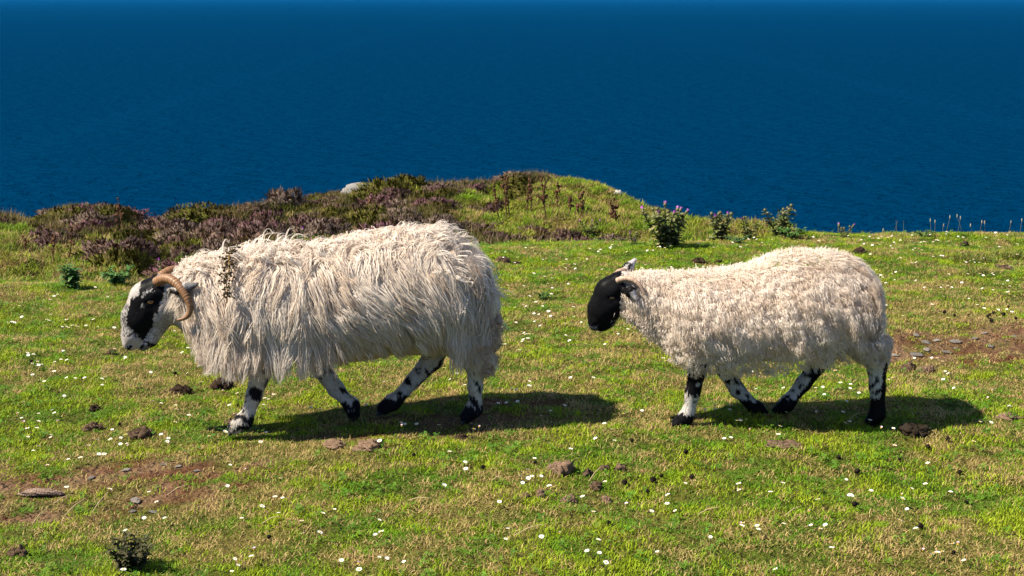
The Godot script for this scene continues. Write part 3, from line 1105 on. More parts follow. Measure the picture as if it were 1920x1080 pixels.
func ewe_fleece(t: Node) -> void:
	var r := RandomNumberGenerator.new()
	r.seed = 11
	var s := Shape.new()
	var pale := Color(0.79, 0.715, 0.63)
	var dull := Color(0.60, 0.485, 0.38)
	var zk := 0.90
	for g in 2600:
		var x := r.randf_range(-0.575, 0.56)
		var th := r.randf_range(-0.5, 1.75) if r.randf() < 0.68 else r.randf_range(-1.75, -0.3)
		var ang := absf(th)
		var top := 1.0 - smoothstep(0.35, 0.8, ang)
		var drift := 0.10 * r.randfn()
		if x > -0.35:
			drift += 0.25 * smoothstep(-0.35, -0.1, x)
		if x > -0.15 and x < 0.40:
			drift += 0.75 * smoothstep(0.6, 1.3, ang) * smoothstep(-0.15, 0.05, x) * smoothstep(0.42, 0.30, x)
		drift += 0.7 * nz.get_noise_2d(x * 5.0, th * 1.6) + 0.3 * nz.get_noise_2d(x * 16.0, th * 5.0)
		if x < -0.45:
			drift += 0.1
		var length := lerpf(r.randf_range(0.13, 0.23), r.randf_range(0.06, 0.11), top)
		if x < -0.5:
			length *= 0.7
		var wave := lerpf(r.randf_range(0.003, 0.009), r.randf_range(0.007, 0.014), top)
		var turns := lerpf(r.randf_range(0.6, 1.4), r.randf_range(0.9, 1.7), top)
		if x > 0.45 and ang > 0.9:
			wave = r.randf_range(0.005, 0.011)
			turns = 1.8
		if top > 0.5:
			drift += r.randfn() * 0.8
		var low := (0.222 if x < 0.0 or x > 0.40 else 0.245) + 0.012 * r.randfn() + 0.65 * maxf(0.0, -0.42 - x)
		var q := guide(EWE, x, th, length, drift, r.randf_range(0.004, 0.018), r.randf_range(-0.013, 0.010), zk, low, 8, 1.0, 2.6 if x > -0.05 and x < 0.40 else 1.95)
		var dirt := clampf(0.25 + 0.5 * nz.get_noise_2d(x * 5.0, th * 2.0 + 30.0) + r.randfn() * 0.28, 0, 1)
		lock(s, r, q[0], q[1], 13, r.randf_range(0.007, 0.014), wave, turns, 0.00125, pale.lerp(dull, dirt), r.randf_range(0.2, 0.75))
	# the skirt: wool hanging from low on both flanks
	for g in 560:
		var x := r.randf_range(-0.53, 0.52)
		var side := 1.0 if r.randf() < 0.6 else -1.0
		var drift := 0.1 * r.randfn() + (0.45 * smoothstep(-0.2, 0.1, x) * smoothstep(0.42, 0.3, x))
		var q := guide(EWE, x, side * r.randf_range(1.6, 2.2), r.randf_range(0.09, 0.16), drift, 0.008, r.randf_range(-0.01, 0.01), zk, (0.220 if x < 0.05 or x > 0.4 else 0.243) + 0.012 * r.randfn() + 0.65 * maxf(0.0, -0.42 - x), 8, 1.0, 2.9 if x > -0.05 and x < 0.40 else 2.0)
		lock(s, r, q[0], q[1], 14, r.randf_range(0.006, 0.012), r.randf_range(0.002, 0.006), r.randf_range(0.6, 1.4), 0.00125, pale.lerp(dull, clampf(0.55 + r.randfn() * 0.25, 0, 1)), 0.3)
	rump(s, r, 0.575, 0.45, 0.19, 0.68, 0.20, 420, 13, 0.15, 0.005, 1.3, 0.00125, pale, dull)
	# loose fine hair standing off the nape, back and rump
	for g in 240:
		var x := r.randf_range(-0.55, -0.18) if r.randf() < 0.6 else r.randf_range(0.35, 0.58)
		var th := r.randf_range(-0.5, 0.6) if x < 0 else r.randf_range(-0.3, 1.1)
		var q := guide(EWE, x, th, r.randf_range(0.07, 0.15), r.randf_range(-0.2, 1.0), r.randf_range(0.02, 0.035), 0.006, zk, 0.2, 8, 0.4)
		var rise := r.randf_range(0.015, 0.06) * (1.5 if r.randf() < 0.12 else 0.6)
		for k in 8:
			q[0][k] += q[1][k] * (k / 7.0) * rise + Vector3(0.02 * k / 7.0, 0, 0)
		lock(s, r, q[0], q[1], 4, 0.006, r.randf_range(0.003, 0.010), 1.2, 0.0011, pale, 0.2)
	# wool tuft on the poll between the horns
	for g in 46:
		var z := r.randf_range(-0.05, 0.03)
		var gp := PackedVector3Array()
		var gn := PackedVector3Array()
		var p0 := Vector3(r.randf_range(-0.650, -0.585), 0.580 - 3.0 * z * z, z)
		var d := Vector3(0.9 + r.randfn() * 0.3, r.randf_range(0.25, 1.0), r.randfn() * 0.3).normalized()
		for k in 8:
			gp.append(p0 + d * 0.008 * k - Vector3(0, 0.0007 * k * k, 0))
			gn.append(Vector3(-0.2, 0.9, signf(z) * 0.4).normalized())
		lock(s, r, gp, gn, 11, 0.008, 0.004, 1.3, 0.00125, pale, 0.4)
	var o := part("fleece", s, M.wool, t)
	o.set_meta("kind", "stuff")
	# matted curls of the tail
	var s2 := Shape.new()
	for g in 170:
		var f := r.randf()
		var z := 0.075 + 0.055 * r.randfn()
		var p := Vector3(0.588 - 0.012 * f - 1.3 * z * z + 0.012 * r.randfn(), lerpf(0.44, 0.235, f), z)
		var gp := PackedVector3Array()
		var gn := PackedVector3Array()
		var bend := r.randf() * TAU
		for k in 8:
			gp.append(p + Vector3(0.012 * sin(k * 1.0 + bend), -0.008 * k, 0.010 * cos(k * 0.9 + bend)))
			gn.append(Vector3(0.7, 0.1, 0.7).normalized())
		lock(s2, r, gp, gn, 12, 0.006, r.randf_range(0.005, 0.010), 1.5, 0.0013, Color(0.50, 0.37, 0.27).lerp(dull, r.randf() * 0.7), 0.5)
	o = part("tail", s2, M.wool, t)
	o.set_meta("label", "matted tail of browner curls")


# ------------------------------------------------ the younger, black-headed sheep

var HOGG := [
	Vector3(-0.585, 0.498, 0.087), Vector3(-0.50, 0.478, 0.119), Vector3(-0.42, 0.433, 0.163), Vector3(-0.32, 0.402, 0.201), Vector3(-0.2, 0.399, 0.208), Vector3(-0.08, 0.416, 0.214), Vector3(0.035, 0.435, 0.231),
	Vector3(0.15, 0.446, 0.222), Vector3(0.25, 0.444, 0.210), Vector3(0.31, 0.428, 0.192), Vector3(0.352, 0.408, 0.150), Vector3(0.380, 0.385, 0.085)]


func build_hogg() -> void:
	var t := thing("black_headed_sheep", Vector3(1.007, 0.0, 0.04), deg_to_rad(3.0))
	tag(t, "younger sheep with black face, short pale horns and crimped cream fleece, following the ewe", "sheep", "sheep walking across the meadow")
	var f := Field.new()
	f.bone(Vector3(-0.36, 0.42, 0), Vector3(-0.2, 0.41, 0), 0.125, 0.15, 0.08)
	f.bone(Vector3(-0.2, 0.41, 0), Vector3(0.04, 0.44, 0), 0.15, 0.165, 0.08)
	f.bone(Vector3(0.04, 0.44, 0), Vector3(0.20, 0.45, 0), 0.165, 0.145, 0.08)
	f.bone(Vector3(0.20, 0.45, 0), Vector3(0.26, 0.42, 0), 0.145, 0.09, 0.08)
	f.bone(Vector3(-0.585, 0.510, 0), Vector3(-0.36, 0.42, 0), 0.056, 0.115, 0.06, 1.45)
	f.bone(Vector3(-0.600, 0.554, 0), Vector3(-0.642, 0.528, 0), 0.055, 0.050, 0.03, 1.15)
	f.bone(Vector3(-0.642, 0.528, 0), Vector3(-0.675, 0.466, 0), 0.050, 0.043, 0.03, 1.2)
	f.bone(Vector3(-0.675, 0.466, 0), Vector3(-0.688, 0.425, 0), 0.042, 0.032, 0.03, 1.28)
	f.bone(Vector3(-0.612, 0.490, 0), Vector3(-0.650, 0.420, 0), 0.042, 0.026, 0.02, 1.15)
	f.bone(Vector3(-0.646, 0.422, 0), Vector3(-0.664, 0.402, 0), 0.028, 0.022, 0.014, 1.1)
	f.bone(Vector3(-0.688, 0.418, 0), Vector3(-0.692, 0.408, 0), 0.031, 0.026, 0.014, 1.05)
	var eyes := []
	for sz in [-1.0, 1.0]:
		f.bone(Vector3(-0.626, 0.543, 0.037 * sz), Vector3(-0.650, 0.533, 0.035 * sz), 0.018, 0.013, 0.016)
		f.bone(Vector3(-0.640, 0.486, 0.030 * sz), Vector3(-0.668, 0.450, 0.024 * sz), 0.016, 0.010, 0.03)
		f.bone(Vector3(-0.614, 0.490, 0.030 * sz), Vector3(-0.628, 0.456, 0.026 * sz), 0.020, 0.014, 0.03)
	for sz in [1.0, -1.0]:
		var e := f.skin(-0.637, 0.519, sz)
		eyes.append(e)
		f.bone(e + Vector3(-0.006, 0, 0.002 * sz), e + Vector3(0.006, 0, 0.002 * sz), 0.0085, 0.0085, -0.004)
		f.bone(e + Vector3(-0.010, 0.008, -0.003 * sz), e + Vector3(0.010, 0.0085, -0.003 * sz), 0.0060, 0.0055, 0.004)
		f.bone(e + Vector3(-0.009, -0.009, -0.003 * sz), e + Vector3(0.009, -0.008, -0.003 * sz), 0.0045, 0.0045, 0.004)
		f.bone(f.skin(-0.703, 0.402, sz), f.skin(-0.693, 0.412, sz), 0.0038, 0.0050, -0.004)
		f.bone(f.skin(-0.684, 0.384, sz), f.skin(-0.656, 0.418, sz), 0.0042, 0.0035, -0.004)
	f.bone(Vector3(-0.590, 0.545, 0.052), Vector3(-0.572, 0.545, 0.080), 0.011, 0.018, 0.010)
	f.bone(Vector3(-0.572, 0.545, 0.080), Vector3(-0.556, 0.524, 0.098), 0.018, 0.006, 0.010)
	f.bone(Vector3(-0.580, 0.580, -0.050), Vector3(-0.560, 0.606, -0.085), 0.011, 0.020, 0.010)
	f.bone(Vector3(-0.560, 0.606, -0.085), Vector3(-0.536, 0.632, -0.100), 0.020, 0.007, 0.010)
	var legs := [
		[Vector3(-0.30, 0.36, 0.075), Vector3(-0.316, 0.240, 0.075), Vector3(-0.330, 0.158, 0.075), Vector3(-0.344, 0.082, 0.075), Vector3(-0.356, 0.056, 0.075), Vector3(-0.388, 0.029, 0.075)],
		[Vector3(-0.20, 0.34, -0.07), Vector3(-0.178, 0.205, -0.07), Vector3(-0.130, 0.124, -0.07), Vector3(-0.066, 0.058, -0.07), Vector3(-0.050, 0.046, -0.07), Vector3(-0.022, 0.018, -0.07)],
		[Vector3(0.25, 0.35, -0.075), Vector3(0.205, 0.250, -0.075), Vector3(0.130, 0.142, -0.075), Vector3(0.080, 0.078, -0.075), Vector3(0.068, 0.062, -0.075), Vector3(0.034, 0.030, -0.075)],
		[Vector3(0.31, 0.36, 0.075), Vector3(0.368, 0.262, 0.075), Vector3(0.376, 0.165, 0.075), Vector3(0.382, 0.085, 0.075), Vector3(0.380, 0.062, 0.075), Vector3(0.360, 0.030, 0.075)]]
	var radii := [[0.06, 0.032, 0.026, 0.0215, 0.0270, 0.0240], [0.06, 0.033, 0.027, 0.0220, 0.0270, 0.0220], [0.09, 0.037, 0.027, 0.0240, 0.0275, 0.0235], [0.07, 0.038, 0.028, 0.0245, 0.0280, 0.0250]]
	for k in 4:
		for q in 5:
			f.bone(legs[k][q], legs[k][q + 1], radii[k][q], radii[k][q + 1], 0.035 if q == 0 else 0.014)
	var s := Shape.new()
	var wool := Color(0.68, 0.60, 0.52)
	var paint_head := func(p: Vector3) -> Color:
		var g := fb.get_noise_3dv(p * 240.0)
		var n := fb.get_noise_3dv(p * 80.0) * 0.010
		var c := Color(0.008, 0.008, 0.0095) * (1.0 + 1.0 * maxf(g, 0.0))
		var border := -0.606 if p.y < 0.50 else lerpf(-0.606, -0.580, clampf((p.y - 0.50) / 0.03, 0, 1))
		if p.y > 0.575: border = -0.598
		if p.x + n > border: c = wool * (1.0 + 0.15 * g)
		if (p.z > 0.062 and p.x > -0.592 and p.y > 0.515 and p.y < 0.572) or (p.z < -0.05 and p.y > 0.572 and p.x > -0.59):
			c = Color(0.016, 0.016, 0.018) if fb.get_noise_3dv(p * 45.0 + Vector3.ONE * 3.0) > -0.05 and (p - Vector3(-0.54, 0.63, -0.1)).length() > 0.028 else Color(0.60, 0.56, 0.54)
			if p.z > 0.0:
				c = Color(0.50, 0.45, 0.43) if p.z > 0.082 and p.y < 0.552 + n and p.x > -0.575 + n else Color(0.010, 0.010, 0.011)
		if p.x < -0.690 and p.y < 0.405 + n: c = Color(0.10, 0.10, 0.11)
		if p.x > -0.640 and p.x < -0.604 and p.y < 0.43 and g > 0.15: c = Color(0.35, 0.33, 0.31)
		return c
	var paint_leg := func(p: Vector3) -> Color:
		var c := Color(0.54, 0.505, 0.465) * (1.0 + 0.25 * fb.get_noise_3dv(p * 200.0))
		var n := 0.6 * spots(p, 30.0, 9.0) + 0.3 * fb.get_noise_3dv(p * 80.0)
		var dark := n - 0.10 + 0.7 * smoothstep(0.095, 0.06, p.y)
		if p.x < -0.25: dark += 0.4 * smoothstep(0.14, 0.18, p.y) - 0.2 * smoothstep(0.13, 0.11, p.y) * smoothstep(0.08, 0.09, p.y)
		if p.x > 0.3: dark += smoothstep(0.0, 0.012, p.x - 0.376) + 0.9 * smoothstep(0.14, 0.11, p.y)
		if p.x > 0.0 and p.x < 0.3: dark += 1.2 * smoothstep(-0.002, 0.010, p.x - 0.205 + (0.250 - p.y) * 0.70)
		c = c.lerp(Color(0.009, 0.009, 0.0105), smoothstep(-0.07, 0.05, dark))
		if p.y > 0.28: c = wool
		return c
	mesh_field(f, s, Vector3(-0.74, 0.36, -0.13), Vector3(-0.46, 0.66, 0.13), 0.0042, paint_head)
	mesh_field(f, s, Vector3(-0.52, 0.22, -0.22), Vector3(0.46, 0.63, 0.22), 0.016, func(_p): return Color(0.55, 0.46, 0.37))
	for k in 4:
		var lo: Vector3 = legs[k][1]
		var hi: Vector3 = legs[k][1]
		for q in range(1, 6):
			lo = lo.min(legs[k][q])
			hi = hi.max(legs[k][q])
		mesh_field(f, s, lo - Vector3.ONE * 0.042, hi + Vector3(0.045, 0.03, 0.045), 0.0052, paint_leg)
	s.smooth()
	part("body", s, M.hide, t)
	short_coat(t, s, Vector3(-0.53, 0.36, 0), Vector3(0.55, 0.84, 0.0), 22)
	for sz in [1.0, -1.0]:
		eye_part(t, eyes[0 if sz > 0 else 1] - Vector3(0, 0, 0.0045 * sz), 0.0102, sz, Color(0.22, 0.13, 0.04))
	for k in 4:
		hoof_part(t, legs[k][5] + (legs[k][5] - legs[k][4]).normalized() * 0.006, (legs[k][5] - legs[k][4]) + Vector3(-0.003, 0, 0), 0.0240, Color(0.012, 0.012, 0.014))
	for sz in [1.0, -1.0]:
		var hp := PackedVector3Array()
		for p in [Vector3(-0.616, 0.580, 0.034), Vector3(-0.600, 0.590, 0.046), Vector3(-0.578, 0.593, 0.060), Vector3(-0.556, 0.586, 0.073), Vector3(-0.537, 0.568, 0.083), Vector3(-0.521, 0.540, 0.090)]:
			hp.append(Vector3(p.x, p.y + (0.008 if sz < 0 else 0.0), p.z * sz))
		horn_part(t, hp, 0.0122, 0.0038, 7.0, Color(0.38, 0.27, 0.20), Color(0.28, 0.19, 0.135), 12)
	hogg_fleece(t)


func hogg_fleece(t: Node) -> void:
	var r := RandomNumberGenerator.new()
	r.seed = 23
	var s := Shape.new()
	var pale := Color(0.82, 0.74, 0.655)
	var dull := Color(0.65, 0.53, 0.42)
	var zk := 0.90
	for g in 7000:
		var x := r.randf_range(-0.575, 0.378) if g < 5900 else r.randf_range(-0.59, -0.47)
		var th := r.randf_range(-0.45, 2.5) if r.randf() < 0.68 else r.randf_range(-2.5, -0.3)
		var ang := absf(th)
		var drift := 0.35 + 0.2 * r.randfn()
		if x < -0.35: drift = 0.25 + 0.15 * r.randfn()
		var crease := nz.get_noise_2d(x * 15.0 - absf(th) * 1.6, absf(th) * 0.8 + 50.0)
		var base := -0.004 + lerpf(0.005, 0.021, smoothstep(0.8, 1.3, ang)) * crease + r.randf_range(-0.004, 0.006)
		var length := r.randf_range(0.030, 0.050) * (0.6 if ang > 1.9 else 1.0)
		if x < -0.45: length *= 0.75
		var q := guide(HOGG, x, th, length, drift, r.randf_range(0.003, 0.010), base, zk, 0.205, 7, 1.0, 3.0)
		if ang < 0.5:
			for k in 7:
				q[0][k] += q[1][k] * 0.017 * pow(k / 6.0, 1.4) * (1.5 if x > -0.1 else 0.7)
		var dirt := clampf(0.28 + 0.5 * nz.get_noise_2d(x * 6.0 + 9.0, th * 2.4) + r.randfn() * 0.15, 0, 1)
		lock(s, r, q[0], q[1], 8, r.randf_range(0.006, 0.013), r.randf_range(0.0016, 0.0036), r.randf_range(1.2, 2.2), 0.00085, pale.lerp(dull, dirt), r.randf_range(-0.1, 0.45))
	rump(s, r, 0.374, 0.43, 0.165, 0.60, 0.225, 800, 8, 0.05, 0.003, 2.0, 0.00095, pale, dull)
	# wool of the thighs
	for g in 420:
		var sz := 1.0 if r.randf() < 0.6 else -1.0
		var f := r.randf()
		var c := Vector3(lerpf(0.30, 0.350, f), lerpf(0.36, 0.275, f), 0.08 * sz) if sz > 0 else Vector3(lerpf(0.29, 0.235, f), lerpf(0.36, 0.30, f), 0.075 * sz)
		var a := r.randf() * TAU
		var n := Vector3(cos(a), 0.15, sin(a)).normalized()
		var rad := lerpf(0.104, 0.044, f)
		var gp := PackedVector3Array()
		var gn := PackedVector3Array()
		for k in 7:
			gp.append(c + n * (rad + 0.012 * sin(PI * k / 7.0)) + Vector3(0.012 * k / 7.0, -0.006 * k, 0))
			gn.append(n)
		lock(s, r, gp, gn, 12, 0.007, 0.003, 2.0, 0.00095, pale.lerp(dull, clampf(0.5 + 0.2 * r.randfn(), 0, 1)), 0.7)
	var o := part("fleece", s, M.wool, t)
	o.set_meta("kind", "stuff")


# the dead sprig caught in the ewe's wool
func build_sprig() -> void:
	var t := thing("dried_sprig", Vector3(-0.661, 0.0, 0.02), deg_to_rad(7.0))
	tag(t, "dried brown sprig caught in the wool of the horned ewe's shoulder", "sprig")
	var r := RandomNumberGenerator.new()
	r.seed = 5
	var line := PackedVector3Array()
	var ang := 0.15
	for k in 16:
		var x := -0.385 - 0.016 * k / 15.0 + 0.004 * sin(k * 1.1)
		var q := barrel(EWE, x)
		line.append(Vector3(x, q.x + (q.y + 0.056) * cos(ang), (q.y + 0.056) * sin(ang) * 0.9))
		ang += 0.074
	var rad := PackedFloat32Array()
	for k in 16:
		rad.append(0.0034 - 0.0001 * k)
	var s := Shape.new()
	tube(s, line, rad, 5, Color(0.30, 0.19, 0.07))
	part("stem", s, M.earth, t)
	for g in 5:
		var twig := Shape.new()
		var k0 := 1 + g * 3
		var pts := PackedVector3Array()
		var rr := PackedFloat32Array()
		var dir := Vector3(r.randf_range(-1, 1), r.randf_range(-0.8, 0.4), r.randf_range(0.1, 0.5)).normalized()
		for k in 5:
			pts.append(line[k0] + dir * 0.009 * k + Vector3(0, -0.0012 * k * k, 0))
			rr.append(0.0014)
		tube(twig, pts, rr, 4, Color(0.16, 0.10, 0.05))
		part("twig", twig, M.earth, t)
	var leaves := Shape.new()
	for g in 150:
		var p := line[r.randi() % 14] + Vector3(r.randfn() * 0.014, r.randfn() * 0.010, r.randf_range(0.0, 0.012))
		lump(leaves, p, Vector3(r.randf_range(0.003, 0.006), r.randf_range(0.002, 0.005), 0.003), 0.5, 1.5, Color(0.05, 0.04, 0.025), Color(0.15, 0.11, 0.06), 4, 6, -1.0)
	var o := part("withered_leaves", leaves, M.earth, t)
	o.set_meta("kind", "stuff")


# ---------------------------------------------------------------- plants, stones and droppings

const ORDER := ["leftmost", "second from left", "third from left", "fourth from left", "fifth from left", "sixth from left", "seventh from left", "eighth from left", "seventh from right", "sixth from right", "fifth from right", "fourth from right", "third from right", "second from right", "rightmost"]


# how the k-th of a row reads, counted by how far right each stands
func place_in_row(list: Array, k: int) -> String:
	var before := 0
	for q in list:
		if q.x < list[k].x:
			before += 1
	if list.size() < 8:
		return ORDER[before] if before < list.size() - 1 else "rightmost"
	return ORDER[before] if before < 8 else ORDER[14 - (list.size() - 1 - before)]


func on_land(x: float, z: float, sink := 0.0) -> Vector3:
	return Vector3(x, land(x, z) - sink, z)


func out_there(s: float, d: float, sink := 0.0) -> Vector3:
	return on_land(s * d, EYE.z - d, sink)


# a toothed leaf: folded along its rib, arching over
func leaf(s: Shape, r: RandomNumberGenerator, at: Vector3, dir: Vector3, length: float, wide: float, droop: float, col: Color, teeth := true) -> void:
	var side := dir.cross(Vector3.UP)
	side = side.normalized() if side.length() > 0.05 else Vector3(1, 0, 0)
	var m := 7 if teeth else 5
	var rib := []
	var p := at
	var d := dir.normalized()
	for k in m:
		rib.append(p)
		p += d * length / (m - 1)
		d = (d - Vector3(0, droop / m, 0)).normalized()
	var mid := []
	var lft := []
	var rgt := []
	for k in m:
		var f := float(k) / (m - 1)
		var w := wide * sin(PI * clampf(f * 0.9 + 0.1, 0, 1))
		if teeth:
			w *= 1.35 if k % 2 == 1 else 0.45
		if k == m - 1:
			w = 0.0
		var t: Vector3 = (rib[mini(k + 1, m - 1)] - rib[maxi(k - 1, 0)]).normalized()
		var n := side.cross(t).normalized()
		if n.y < 0:
			n = -n
		var c := col * r.randf_range(0.8, 1.15)
		var sh := t * wide * (0.5 if teeth and k % 2 == 1 else 0.0)
		mid.append(s.add(rib[k], n, c))
		lft.append(s.add(rib[k] - side * w + n * w * r.randf_range(0.15, 0.6) + sh, (n + side * 0.4).normalized(), c))
		rgt.append(s.add(rib[k] + side * w + n * w * r.randf_range(0.15, 0.6) + sh, (n - side * 0.4).normalized(), c))
	for k in m - 1:
		s.quad(mid[k], mid[k + 1], lft[k + 1], lft[k])
		s.quad(rgt[k], rgt[k + 1], mid[k + 1], mid[k])


func flower_head(t: Node, r: RandomNumberGenerator, at: Vector3, dir: Vector3, size: float, bloom: Color, open: bool) -> void:
	var s := Shape.new()
	var d := dir.normalized()
	var a := d.cross(Vector3(0.3, 0.2, 0.9)).normalized()
	var b := d.cross(a)
	lump(s, at, Vector3(size * 0.55, size * 0.6, size * 0.55), 0.2, 3.0, Color(0.10, 0.12, 0.04), Color(0.20, 0.16, 0.09), 5, 8, -1.0)
	for k in 22:                                                   # spiny bracts
		var u := r.randf() * TAU
		var v := r.randf_range(-0.3, 0.9)
		var o := (a * cos(u) + b * sin(u)) * sqrt(1.0 - v * v) + d * v
		var w := o.cross(d).normalized() * size * 0.09
		var p := at + o * size * 0.45
		var c := Color(0.14, 0.15, 0.06) * r.randf_range(0.7, 1.3)
		var i0 := s.add(p - w, o, c)
		var i1 := s.add(p + w, o, c)
		var i2 := s.add(p + (o + d * 0.3) * size * 0.5, o, c)
		s.tri(i1, i0, i2)
	var head := part("flower_head", s, M.leaf, t)
	if not open:
		return
	var f := Shape.new()
	for k in 46:
		var u := r.randf() * TAU
		var q := sqrt(r.randf())
		var o := a * cos(u) + b * sin(u)
		var p0 := at + d * size * 0.35 + o * size * 0.25 * q
		var p1 := at + d * size * r.randf_range(1.05, 1.3) + o * size * 0.62 * q
		var w := o.cross(d) * size * 0.07
		var c := bloom * r.randf_range(0.75, 1.2)
		var n := (o + d * 0.6).normalized()
		var i0 := f.add(p0 - w, n, c)
		var i1 := f.add(p0 + w, n, c)
		var i2 := f.add(p1 + w, n, c)
		var i3 := f.add(p1 - w, n, c)
		f.quad(i1, i0, i3, i2)
	part("petals", f, M.petal, head)


func thistle(called: String, at: Vector3, h: float, w: float, stems: int, heads: int, open: int, label: String, group: String, seed_: int, ca: Color, cb: Color, leafy := 1.0, category := "thistle") -> void:
	var r := RandomNumberGenerator.new()
	r.seed = seed_
	var t := thing(called, at)
	tag(t, label, category, group)
	var fol := Shape.new()
	var tips := []
	for k in stems:
		var a := TAU * (k + r.randf_range(-0.3, 0.3)) / stems
		var reach := w * 0.5 * r.randf_range(0.45, 1.0)
		var top := Vector3(cos(a) * reach, h * r.randf_range(0.72, 1.0), sin(a) * reach * 0.8)
		if stems <= 2:
			top.x = (k - 0.5 * (stems - 1)) * w * 0.6
			top.z *= 0.4
		var pts := PackedVector3Array()
		var rad := PackedFloat32Array()
		var col := PackedColorArray()
		for q in 8:
			var f := q / 7.0
			pts.append(Vector3(top.x * pow(f, 0.8), top.y * f - 0.01, top.z * pow(f, 0.8)) + Vector3(r.randfn(), 0, r.randfn()) * 0.004 * f)
			rad.append(lerpf(0.006, 0.0032, f) * clampf(h / 0.25, 0.5, 1.2))
			col.append(Color(0.12, 0.13, 0.05) * r.randf_range(0.8, 1.2))
		var s := Shape.new()
		tube(s, pts, rad, 6, col)
		part("stem", s, M.leaf, t)
		tips.append([pts[7], (pts[7] - pts[6]).normalized()])
		var n := int(30 * leafy)
		for q in n:
			var f := (q + r.randf()) / n
			var at2 := pts[int(f * 6.9)]
			var la := r.randf() * TAU
			var dir := Vector3(cos(la), r.randf_range(0.15, 0.9), sin(la)).normalized()
			leaf(fol, r, at2, dir, h * lerpf(0.36, 0.17, f) * r.randf_range(0.7, 1.15), h * lerpf(0.075, 0.048, f), r.randf_range(0.4, 1.6), ca.lerp(cb, pow(r.randf(), 1.6)))
		for q in 2:
			var f := r.randf_range(0.6, 0.9)
			var from := pts[int(f * 7)]
			var to := from + Vector3(r.randf_range(-1, 1), 1.1, r.randf_range(-0.8, 0.8)).normalized() * h * 0.2
			tips.append([to, (to - from).normalized()])
			var br := Shape.new()
			tube(br, PackedVector3Array([from, from.lerp(to, 0.5) + Vector3(0, -0.004, 0), to]), PackedFloat32Array([0.0022, 0.002, 0.0018]), 5, Color(0.12, 0.13, 0.05))
			part("stem", br, M.leaf, t)
			for z in 3:
				leaf(fol, r, from.lerp(to, r.randf()), Vector3(r.randf_range(-1, 1), 0.5, r.randf_range(-1, 1)).normalized(), h * 0.14, h * 0.036, 0.8, ca.lerp(cb, r.randf()))
	var o := part("foliage", fol, M.leaf, t)
	o.set_meta("kind", "stuff")
	tips.sort_custom(func(p, q): return p[0].y > q[0].y)
	for k in mini(heads, tips.size()):
		flower_head(t, r, tips[k][0], tips[k][1], r.randf_range(0.017, 0.023) * clampf(h / 0.25, 0.65, 1.0), Color(0.30, 0.055, 0.36).lerp(Color(0.40, 0.16, 0.42), r.randf()), (k * 7 + seed_) % heads < open)


func leafy_bush(called: String, at: Vector3, h: float, w: float, label: String, seed_: int, n: int, ca: Color, cb: Color, category: String) -> void:
	var r := RandomNumberGenerator.new()
	r.seed = seed_
	var t := thing(called, at)
	tag(t, label, category)
	var fol := Shape.new()
	for k in 7:
		var a := TAU * k / 7.0 + r.randf()
		var top := Vector3(cos(a) * w * 0.42, h * r.randf_range(0.55, 0.95), sin(a) * w * 0.35) * Vector3(r.randf_range(0.5, 1), 1, r.randf_range(0.5, 1))
		var s := Shape.new()
		tube(s, PackedVector3Array([Vector3(0, -0.01, 0), top * 0.5 + Vector3(0, 0.01, 0), top]), PackedFloat32Array([0.004, 0.003, 0.002]), 5, cb * 0.7)
		part("stem", s, M.leaf, t)
		for q in n:
			var f := r.randf_range(0.1, 1.0)
			var la := r.randf() * TAU
			leaf(fol, r, top * f, Vector3(cos(la), r.randf_range(0.0, 1.0), sin(la)).normalized(), h * r.randf_range(0.22, 0.45), h * r.randf_range(0.05, 0.085), r.randf_range(0.5, 1.8), ca.lerp(cb, pow(r.randf(), 1.4)))
	var o := part("foliage", fol, M.leaf, t)
	o.set_meta("kind", "stuff")


func dead_stalk(at: Vector3, h: float, label: String, group: String, seed_: int, col: Color, full := 1.0) -> void:
	var r := RandomNumberGenerator.new()
	r.seed = seed_
	var t := thing("dead_stalk", at)
	tag(t, label, "dead plant", group)
	var lean := Vector3(r.randfn() * 0.10, 1.0, r.randfn() * 0.08).normalized()
	var pts := PackedVector3Array()
	var rad := PackedFloat32Array()
	for k in 7:
		pts.append(lean * h * k / 6.0 + Vector3(r.randfn(), 0, r.randfn()) * 0.006)
		rad.append(lerpf(0.007, 0.003, k / 6.0))
	var s := Shape.new()
	tube(s, pts, rad, 5, col)
	part("stem", s, M.earth, t)
	var seeds := Shape.new()
	for q in int(5 * full) + 1:
		var f := r.randf_range(0.35, 0.95)
		var from := pts[int(f * 6)]
		var to := from + Vector3(r.randf_range(-1, 1), r.randf_range(0.9, 1.8), r.randf_range(-1, 1)).normalized() * h * r.randf_range(0.12, 0.28)
		var br := Shape.new()
		tube(br, PackedVector3Array([from, from.lerp(to, 0.5), to]), PackedFloat32Array([0.0035, 0.003, 0.002]), 4, col)
		part("branch", br, M.earth, t)
		for z in 4:
			lump(seeds, from.lerp(to, r.randf_range(0.5, 1.0)) + Vector3(r.randfn(), r.randfn(), r.randfn()) * 0.006, Vector3.ONE * r.randf_range(0.006, 0.013), 0.5, 2.0, col * 0.6, col * 1.3, 4, 6, -1.0)
	for z in int(12 * full):
		lump(seeds, pts[r.randi_range(3, 6)] + Vector3(r.randfn(), r.randfn() * 2.0, r.randfn()) * 0.008, Vector3.ONE * r.randf_range(0.006, 0.013), 0.5, 2.0, col * 0.6, col * 1.3, 4, 6, -1.0)
	var o := part("seed_heads", seeds, M.earth, t)
	o.set_meta("kind", "stuff")


